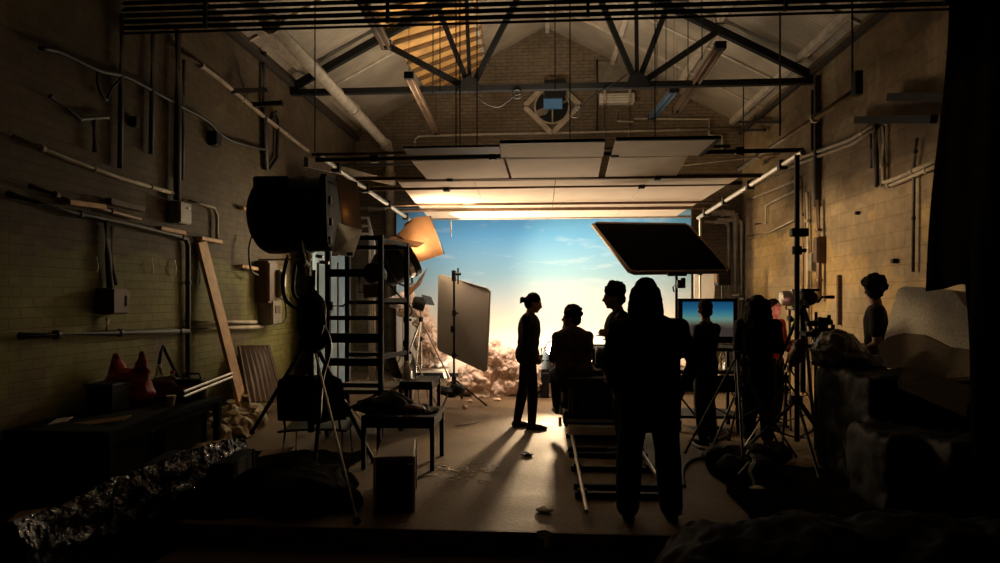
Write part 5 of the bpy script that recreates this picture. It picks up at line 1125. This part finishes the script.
heap('black_tarp_mound', 'glossy black tarpaulin mound at the foot of the standing person in the coat', [((.85, 3.2, .10), (.36, .5, .42)), ((1.25, 3.15, .15), (.6, .5, .44)), ((1.75, 3.15, .16), (.7, .5, .44)), ((2.2, 3.1, .14), (.7, .5, .44)), ((.55, 3.0, -.02), (.28, .4, .34))], 'tarpshine', 31, .03, .035, 3.5, LOW)
FY = 5.6
t = thing('foam_block', 'large rough grey foam block leaning above the tarpaulin heap', 'foam block', P(925, 380, FY))
fxp = lambda px, py: PX(px, py, 3.30 + (372 - py) / 372 * .5)
q = [fxp(*v) for v in ((896, 289), (902, 286), (936, 288), (951, 290), (960, 300), (976, 322), (978, 348), (985, 378), (930, 382), (876, 362))]
nf = (q[6] - q[0]).cross(q[9] - q[0]).normalized()
if nf.x > 0: nf = -nf
ob = obj('block', MB().slab([v - nf * .12 for v in q], .22, nf), M['foam'], t, bevel=.015)
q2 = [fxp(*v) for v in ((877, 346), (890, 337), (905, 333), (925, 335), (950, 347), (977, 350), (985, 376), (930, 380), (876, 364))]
so = obj('soiled_layer', MB().slab([v + nf * .004 for v in q2], .02, nf), M['foamdk'], t); so['label'] = 'darker soiled lower layer'  # dark slab that paints the shade on the lower foam
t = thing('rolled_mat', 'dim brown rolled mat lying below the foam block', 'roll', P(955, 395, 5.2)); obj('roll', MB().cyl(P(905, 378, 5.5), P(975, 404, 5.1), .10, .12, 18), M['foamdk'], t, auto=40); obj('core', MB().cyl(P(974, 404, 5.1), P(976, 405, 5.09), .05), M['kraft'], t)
# black hanging drape by the camera
dp = MB()
def dfn(u, v):
    top = P(962, 0, 4.6); y = 4.75 - 2.6 * u; x = 2.66 + .24 * v + .27 * u + .05 * math.sin(u * 22) + .02 * math.sin(u * 51 + v * 3)
    zb_ = 1.66 - 1.6 * min(1, max(0, (u - .13) / .1)); z = zb_ + (4.9 - zb_) * v; y += (v - .2) * .05 + .03 * math.sin(v * 9); z += .05 * math.sin(u * 9) * (1 - v); return Vector((x, y, z))
dp.grid(dfn, 70, 40)
t = thing('black_drape', 'tall black drape hanging beside the tan wall', 'drape', (3.1, 4.0, 1.66)); d_ = obj('cloth', dp, M['drape'], t, smooth=True); md = d_.modifiers.new('s', 'SOLIDIFY'); md.thickness = .012
obj('pole', MB().cyl((2.90, 5.0, 4.93), (3.16, 1.9, 4.93), .022), M['steel'], t)
for y in (2.1, 4.7): obj('hanger', MB().cyl((3.16 - (y - 1.9) * .084, y, 4.93), (3.16 - (y - 1.9) * .084, y, roof_z(3.1) - .02), .01), M['steel'], t)

# ================================================================== PEOPLE
def person(label, loc, yaw, h, pose=None, coat='coat', legs='denim', hair='short', skirt=0, head_yaw=0, nod=0, bulk=1.0, shoe=True, vox=.0095, sleeves=True, legbulk=1.0, jacket='jacket'):
    J = dict(pelvis=(0, 0, .53), neck=(0, -.004, .825), head=(0, .012, .925), shL=(-.112, -.006, .80), shR=(.112, -.006, .80), elL=(-.135, -.025, .63), elR=(.135, -.025, .63), wrL=(-.13, .04, .485), wrR=(.13, .04, .485),
             hipL=(-.052, 0, .51), hipR=(.052, 0, .51), knL=(-.056, .012, .285), knR=(.056, .012, .285), anL=(-.058, -.014, .048), anR=(.058, -.014, .048), hdL=None, hdR=None, curlL=.5, curlR=.5, toeL=0, toeR=0)
    if pose: J.update(pose)
    rt = Matrix.Rotation(yaw, 3, 'Z'); L = Vector(loc)
    g = lambda p: L + rt @ (Vector(p) * h)
    dv = lambda d: (rt @ Vector(d)).normalized()
    W = {k_: g(v) for k_, v in J.items() if isinstance(v, tuple) and k_[:2] not in ('hd', 'cu')}
    up = (W['neck'] - W['pelvis']).normalized(); rgt = (W['shR'] - W['shL']).normalized(); fw = up.cross(rgt).normalized(); rgt = fw.cross(up)
    fw = -fw if fw.dot(dv((0, 1, 0))) < -.9 else fw
    axes = (rgt, fw, up); P_, N_ = W['pelvis'], W['neck']; T = N_ - P_
    def torso(mb, e):
        mb.ell(P_ + T * .66 + fw * .004 * h, (.100 * h * bulk + e, .062 * h * bulk + e, .125 * h + e), axes); mb.ell(P_ + T * .36, (.086 * h * bulk + e, .058 * h * bulk + e, .105 * h + e), axes)
        mb.ell(P_ + T * .06 - fw * .006 * h, (.094 * h * bulk + e, .066 * h * bulk + e, .085 * h + e), axes)
        for s in ('L', 'R'): mb.cap(P_ + T * .90, W['sh' + s], .036 * h + e, .034 * h + e)
    def arms(mb, e, cut=1.0):
        for s in ('L', 'R'):
            mb.cap(W['sh' + s], W['el' + s], .031 * h + e, .024 * h + e); mb.cap(W['el' + s], W['el' + s].lerp(W['wr' + s], cut), .0245 * h + e, (.016 + .006 * (1 - cut)) * h + e)
    def legm(mb, e):
        for s in ('L', 'R'):
            mb.cap(W['hip' + s], W['kn' + s], .050 * h + e, .033 * h + e); mb.cap(W['kn' + s].lerp(W['an' + s], .3), W['an' + s], .033 * h + e, .021 * h + e); mb.cap(W['kn' + s], W['kn' + s].lerp(W['an' + s], .3), .033 * h + e, .034 * h + e)
    def foot(mb, s, e, sole=False):
        a = W['an' + s]; ty = J['toe' + s]; d = dv((math.sin(ty), math.cos(ty), 0)); z = a.z - .030 * h
        hp_ = Vector((a.x, a.y, z)) - d * .02 * h; tp_ = Vector((a.x, a.y, z - .008 * h)) + d * .095 * h
        mb.cap(hp_, Vector((a.x, a.y, z)) + d * .05 * h, .021 * h + e, .020 * h + e); mb.cap(Vector((a.x, a.y, z)) + d * .05 * h, tp_, .020 * h + e, .014 * h + e); mb.cap(a, hp_, .022 * h + e, .021 * h + e)
    # head frame
    hy = yaw + head_yaw; hr = Matrix.Rotation(hy, 3, 'Z') @ Matrix.Rotation(-nod, 3, 'X'); H = W['head']; hx = [hr @ Vector(v) for v in ((1, 0, 0), (0, 1, 0), (0, 0, 1))]
    q = lambda x, y, z: H + (hx[0] * x + hx[1] * y + hx[2] * z) * h
    body = MB(); torso(body, 0); arms(body, 0); legm(body, 0)
    body.cap(N_ - up * .01 * h, H - hx[2] * .03 * h - hx[1] * .008 * h, .034 * h, .031 * h)
    body.ell(q(0, -.006, .012), (.044 * h, .055 * h, .054 * h), hx); body.ell(q(0, .014, -.026), (.035 * h, .038 * h, .042 * h), hx); body.ell(q(0, .036, -.052), (.014 * h, .013 * h, .013 * h), hx)
    body.cap(q(0, .049, .006), q(0, .061, -.014), .006 * h, .0085 * h); body.ell(q(0, .046, -.034), (.016 * h, .01 * h, .008 * h), hx); body.ell(q(0, .042, .014), (.032 * h, .012 * h, .008 * h), hx)
    for s in (-1, 1): body.ell(q(s * .044, -.004, -.006), (.007 * h, .013 * h, .020 * h), hx)
    for s in ('L', 'R'):
        foot(body, s, 0)
        w_ = W['wr' + s]; d = (w_ - W['el' + s]).normalized()
        if J['hd' + s]: d = dv(J['hd' + s])
        sg = 1 if s == 'R' else -1
        inward = (rgt * -sg); inward = (inward - d * inward.dot(d)).normalized() if abs(inward.dot(d)) < .95 else fw
        across = d.cross(inward).normalized()
        if across.dot(dv((0, 1, 0))) < 0: across = -across
        pc = w_ + d * .032 * h; body.ell(pc, (.024 * h, .0125 * h, .034 * h), (across, inward, d)); body.cap(w_, pc, .016 * h, .015 * h)
        cu = J['curl' + s]
        for i, (o_, ln_) in enumerate(((.018, .042), (.006, .048), (-.006, .045), (-.017, .036))):
            cf = cu if not (isinstance(cu, tuple)) else cu[i]
            b0 = w_ + d * .058 * h + across * o_ * h; d1_ = (d + inward * cf * .7).normalized(); d2_ = (d + inward * cf * 2.2).normalized(); r_f = .0056 * h
            b1_ = b0 + d1_ * ln_ * .5 * h; b2_ = b1_ + d2_ * ln_ * .5 * h; body.cap(b0 - d * .012 * h, b1_, r_f * 1.1, r_f); body.cap(b1_, b2_, r_f, r_f * .85)
        t0_ = w_ + d * .018 * h + across * .018 * h; t1_ = t0_ + (d * .7 + across * .7 + inward * .25).normalized() * .03 * h; body.cap(t0_, t1_, .0075 * h, .0065 * h); body.cap(t1_, t1_ + (d + inward * .4).normalized() * .022 * h, .0065 * h, .0052 * h)
    fz = fuse(body, vox, 3); root = one('person', fz, M['skin'], label, 'person', smooth=True, org=(L.x, L.y, min(v.z for v in fz.v)))
    # clothes
    c = MB(); torso(c, .014); arms(c, .012, .93 if sleeves else -.0)
    if not sleeves:
        c = MB(); torso(c, .012)
        for s in ('L', 'R'): c.cap(W['sh' + s], W['sh' + s].lerp(W['el' + s], .62), .034 * h + .012, .030 * h + .016)
    c.cap(P_ + T * .9, P_ + T * .97, .040 * h, .037 * h)
    if skirt:
        for k_ in range(5):
            f = k_ / 4; c.ell(P_ - Vector((0, 0, 1)) * skirt * h * f, ((.092 - .004 * f) * h * bulk + .014, (.072 + .004 * f) * h * bulk + .014, .07 * h), (rgt, fw, Vector((0, 0, 1))))
    fz = fuse(c, .013, 3); 
    for i, v in enumerate(fz.v): n_ = noise.noise(v * 9); fz.v[i] = v + Vector((n_, noise.noise(v * 9 + Vector((3, 1, 7))), n_)) * .007
    obj(jacket, fz, M[coat], root, smooth=True)
    c = MB(); c.ell(P_ + T * .04 - fw * .006 * h, (.095 * h * bulk + .008, .067 * h * bulk + .008, .075 * h), axes)
    for s in ('L', 'R'):
        e = .012 * legbulk; a = W['an' + s] + Vector((0, 0, .012 * h)); c.cap(W['hip' + s], W['kn' + s], .050 * h + e, .034 * h + e * 1.2); c.cap(W['kn' + s], W['kn' + s].lerp(a, .3), .034 * h + e * 1.2, .034 * h + e * 1.3); c.cap(W['kn' + s].lerp(a, .3), a, .034 * h + e * 1.3, .024 * h + e * 1.5)
    fz = fuse(c, .013, 2); obj('trousers', fz, M[legs], root, smooth=True)
    for s in ('L', 'R'):
        c = MB(); foot(c, s, .008); fz = fuse(c, .010, 2); lo = W['an' + s].z - .05 * h
        for v in fz.v: v.z = max(v.z, lo + .002)
        obj('shoe', fz, M['shoe'], root, smooth=True)
    # hair
    c = MB()
    if hair in ('short', 'bun', 'curly', 'cap'):
        c.ell(q(0, -.014, .022), (.050 * h, .058 * h, .056 * h), hx); c.ell(q(0, -.034, -.012), (.044 * h, .036 * h, .042 * h), hx)
    if hair == 'bun':
        c.ell(q(0, -.088, .004), (.022 * h, .022 * h, .022 * h), hx); c.cap(q(0, -.06, .0), q(0, -.085, .004), .014 * h, .014 * h); c.cap(q(0, -.09, -.008), q(0, -.10, -.028), .012 * h, .006 * h)
    if hair == 'curly':
        for k_ in range(46):
            a = random.uniform(0, 6.28); e = random.uniform(-.2, 1.4); v = Vector((math.cos(a) * math.cos(e) * .052, math.sin(a) * math.cos(e) * .058 - .014, math.sin(e) * .058 + .02))
            if v.y > .036 and v.z < .045: continue
            c.ell(q(*v), random.uniform(.014, .024) * h, nu=8, nv=6)
    if hair == 'long':
        c.ell(q(0, -.012, .02), (.050 * h, .060 * h, .060 * h), hx)
        for k_ in range(9):
            a = math.pi * (.92 + 1.16 * k_ / 8) ; x_, y_ = math.cos(a) * .044, math.sin(a) * .046 - .008
            c.cap(q(x_, y_, .02), q(x_ * 1.2, y_ * 1.1, -.05), .019 * h, .022 * h); c.cap(q(x_ * 1.2, y_ * 1.1, -.05), q(x_ * 1.42, y_ * 1.2 - .006, -.115 - random.uniform(0, .03)), .022 * h, .013 * h)
    if hair == 'wavy':
        c.ell(q(0, -.012, .02), (.056 * h, .064 * h, .060 * h), hx); c.ell(q(0, -.034, -.05), (.062 * h, .044 * h, .085 * h), hx)
        for k_ in range(90):
            a = math.pi * (.88 + 1.24 * random.random()); z_ = random.uniform(-.15, .04); wd = .058 + .018 * min(1, (.04 - z_) / .12)
            c.ell(q(math.cos(a) * wd, math.sin(a) * wd * .9 - .01, z_), random.uniform(.018, .026) * h, nu=8, nv=6)
    fz = fuse(c, .0105, 2)
    for i, v in enumerate(fz.v): n_ = noise.noise(v * 34); fz.v[i] = v + (v - H).normalized() * n_ * (.014 if hair == 'curly' else .006)
    obj('hair', fz, M['hair'], root, smooth=True)
    return root
gz = lambda px, py, z=0: PZ(px, py, z)
# 1 woman in profile
b = PZ(528, 428, 0)
person('slim person with a hair bun standing alone, hands clasped, head bowed', (b.x, b.y, 0), R(-90), 1.68, dict(head=(0, .045, .918), neck=(0, .008, .825), elL=(-.115, -.015, .63), elR=(.115, -.015, .63), wrL=(-.03, .052, .53), wrR=(.03, .055, .535), hipL=(-.045, -.008, .51), hipR=(.045, .008, .51), knL=(-.045, -.036, .285), knR=(.045, .036, .285), anL=(-.05, -.080, .048), anR=(.055, .030, .048)), 'grey', 'denim', 'bun', nod=R(16), bulk=1.28, legbulk=.7, jacket='jumper')
# 2 seated operator
b = Vector((.33, 7.5, .65 - .47 * 1.72))
person('curly haired seated camera operator in a checked shirt on the dolly', (b.x, b.y, b.z), R(14), 1.72, dict(neck=(0, .03, .80), head=(-.005, .05, .892), shL=(-.105, .02, .765), shR=(.105, .025, .765), elL=(-.120, .09, .615), elR=(.135, .12, .61), wrL=(-.09, .20, .60), wrR=(.05, .24, .63), hipL=(-.055, .01, .51), hipR=(.055, .01, .51), knL=(-.062, .235, .50), knR=(.075, .235, .50), anL=(-.05, .24, .265), anR=(.075, .25, .265)), 'shirt', 'denim', 'curly', head_yaw=R(62), bulk=1.4, jacket='shirt')
# 3 person in long coat, back to the camera
b = PZ(649, 519, 0)
person('long-haired person in a dark coat seen from behind, astride the track', (b.x, b.y, 0), R(3), 1.76, dict(head=(-.012, .02, .925), shL=(-.128, 0, .79), shR=(.128, 0, .79), elL=(-.172, -.02, .65), elR=(.182, -.02, .65), wrL=(-.14, .03, .54), wrR=(.15, .03, .54), knL=(-.078, .01, .285), knR=(.078, .01, .285), anL=(-.090, -.014, .048), anR=(.088, -.014, .048)), 'coat', 'denim', 'long', skirt=.10, bulk=1.42, legbulk=2.4, jacket='coat')
# 4 pointing man
b = P(622, 450, 6.7)
person('dark haired person beyond the long coat, pointing a hand at the set', (b.x, b.y, 0), R(82), 1.75, dict(head=(0, .05, .925), neck=(0, .012, .825), elL=(-.15, -.085, .675), wrL=(-.14, .045, .722), hdL=(.1, 1, .03), curlL=(.1, .8, 1.0, 1.1), elR=(.14, -.03, .63), wrR=(.12, .05, .49)), 'coat', 'denim', 'curly', head_yaw=R(6), nod=R(6), bulk=1.4)
# 5 watcher at monitor
b = P(706, 450, 7.35)
person('short haired person watching the video monitor', (b.x, b.y, 0), R(45), 1.60, dict(shL=(-.105, -.006, .785), shR=(.105, -.006, .785), elL=(-.12, .02, .64), elR=(.12, .02, .64), wrL=(.01, .085, .63), wrR=(-.01, .095, .645)), 'coat', 'denim', 'short', head_yaw=R(-35), bulk=.95, jacket='jumper')
# 6 long-haired woman
b = PZ(758, 437, 0); b = Vector((P(758, 437, 7.35).x, 7.35, 0))
person('person with long wavy hair in a dark coat beside the tall stand', (b.x, b.y, 0), R(-20), 1.64, dict(elL=(-.135, .0, .64), elR=(.135, .02, .64), wrL=(-.06, .09, .60), wrR=(.06, .10, .62)), 'coat', 'denim', 'wavy', head_yaw=R(-12), skirt=.10, bulk=1.05, legbulk=1.8, jacket='coat')
# 7 red lit face
b = P(773, 420, 8.3)
person('person in a red top whose lit face shows beside the wavy hair', (b.x, b.y, 0), R(-140), 1.60, dict(elL=(-.12, .03, .64), elR=(.13, .03, .64), wrL=(-.05, .12, .66), wrR=(.06, .13, .62)), 'redcloth', 'denim', 'short', head_yaw=R(-15), bulk=.9, jacket='red_top')
# 8 waiting person by foam block
b = P(876, 400, 7.0)
person('person in a dark short sleeved shirt standing behind the foam block', (b.x, b.y, 0), R(62), 1.83, dict(elL=(-.125, -.01, .63), elR=(.12, -.02, .63), wrL=(-.11, .10, .55), wrR=(.09, .08, .54)), 'coat', 'denim', 'curly', head_yaw=R(-75), sleeves=False, bulk=.95, jacket='t_shirt')
# 9 leaning helper
b = P(553, 400, 10.95); b.z = 0
person('dark figure leaning behind the seated operator, one trouser leg showing', (b.x, 10.95, 0), R(-86), 1.28, dict(neck=(0, .13, .785), head=(0, .19, .865), shL=(-.11, .11, .765), shR=(.11, .11, .765), elL=(-.13, .10, .60), elR=(.13, .08, .60), wrL=(-.09, .16, .48), wrR=(.12, .02, .48), knL=(-.056, -.02, .285), knR=(.056, .04, .285), anL=(-.058, -.06, .048), anR=(.058, .05, .048)), 'coat', 'denim', 'short', nod=R(20))
bt = P(544, 402, 10.5); bt = Vector((P(545, 372, 10.5).x, 10.5, 0))
t = thing('upright_case', 'narrow upright black case with a blue bottle on top, behind the seated operator', 'case', bt); hz_ = P(545, 369, 10.5).z  # box put in place of the leg of the figure behind the operator
obj('body', MB().box(bt + Vector((0, 0, hz_ / 2)), (.13, .14, hz_)), M['matte'], t, bevel=.01); obj('handle', MB().tube([bt + Vector((-.05, -.075, hz_ - .06)), bt + Vector((-.04, -.1, hz_ - .06)), bt + Vector((.04, -.1, hz_ - .06)), bt + Vector((.05, -.075, hz_ - .06))], .008), M['steel'], t)
bottle('blue drinks bottle standing on the narrow upright black case', Vector((bt.x, bt.y, hz_)), .36, .065, 'blueflat', 'wood')
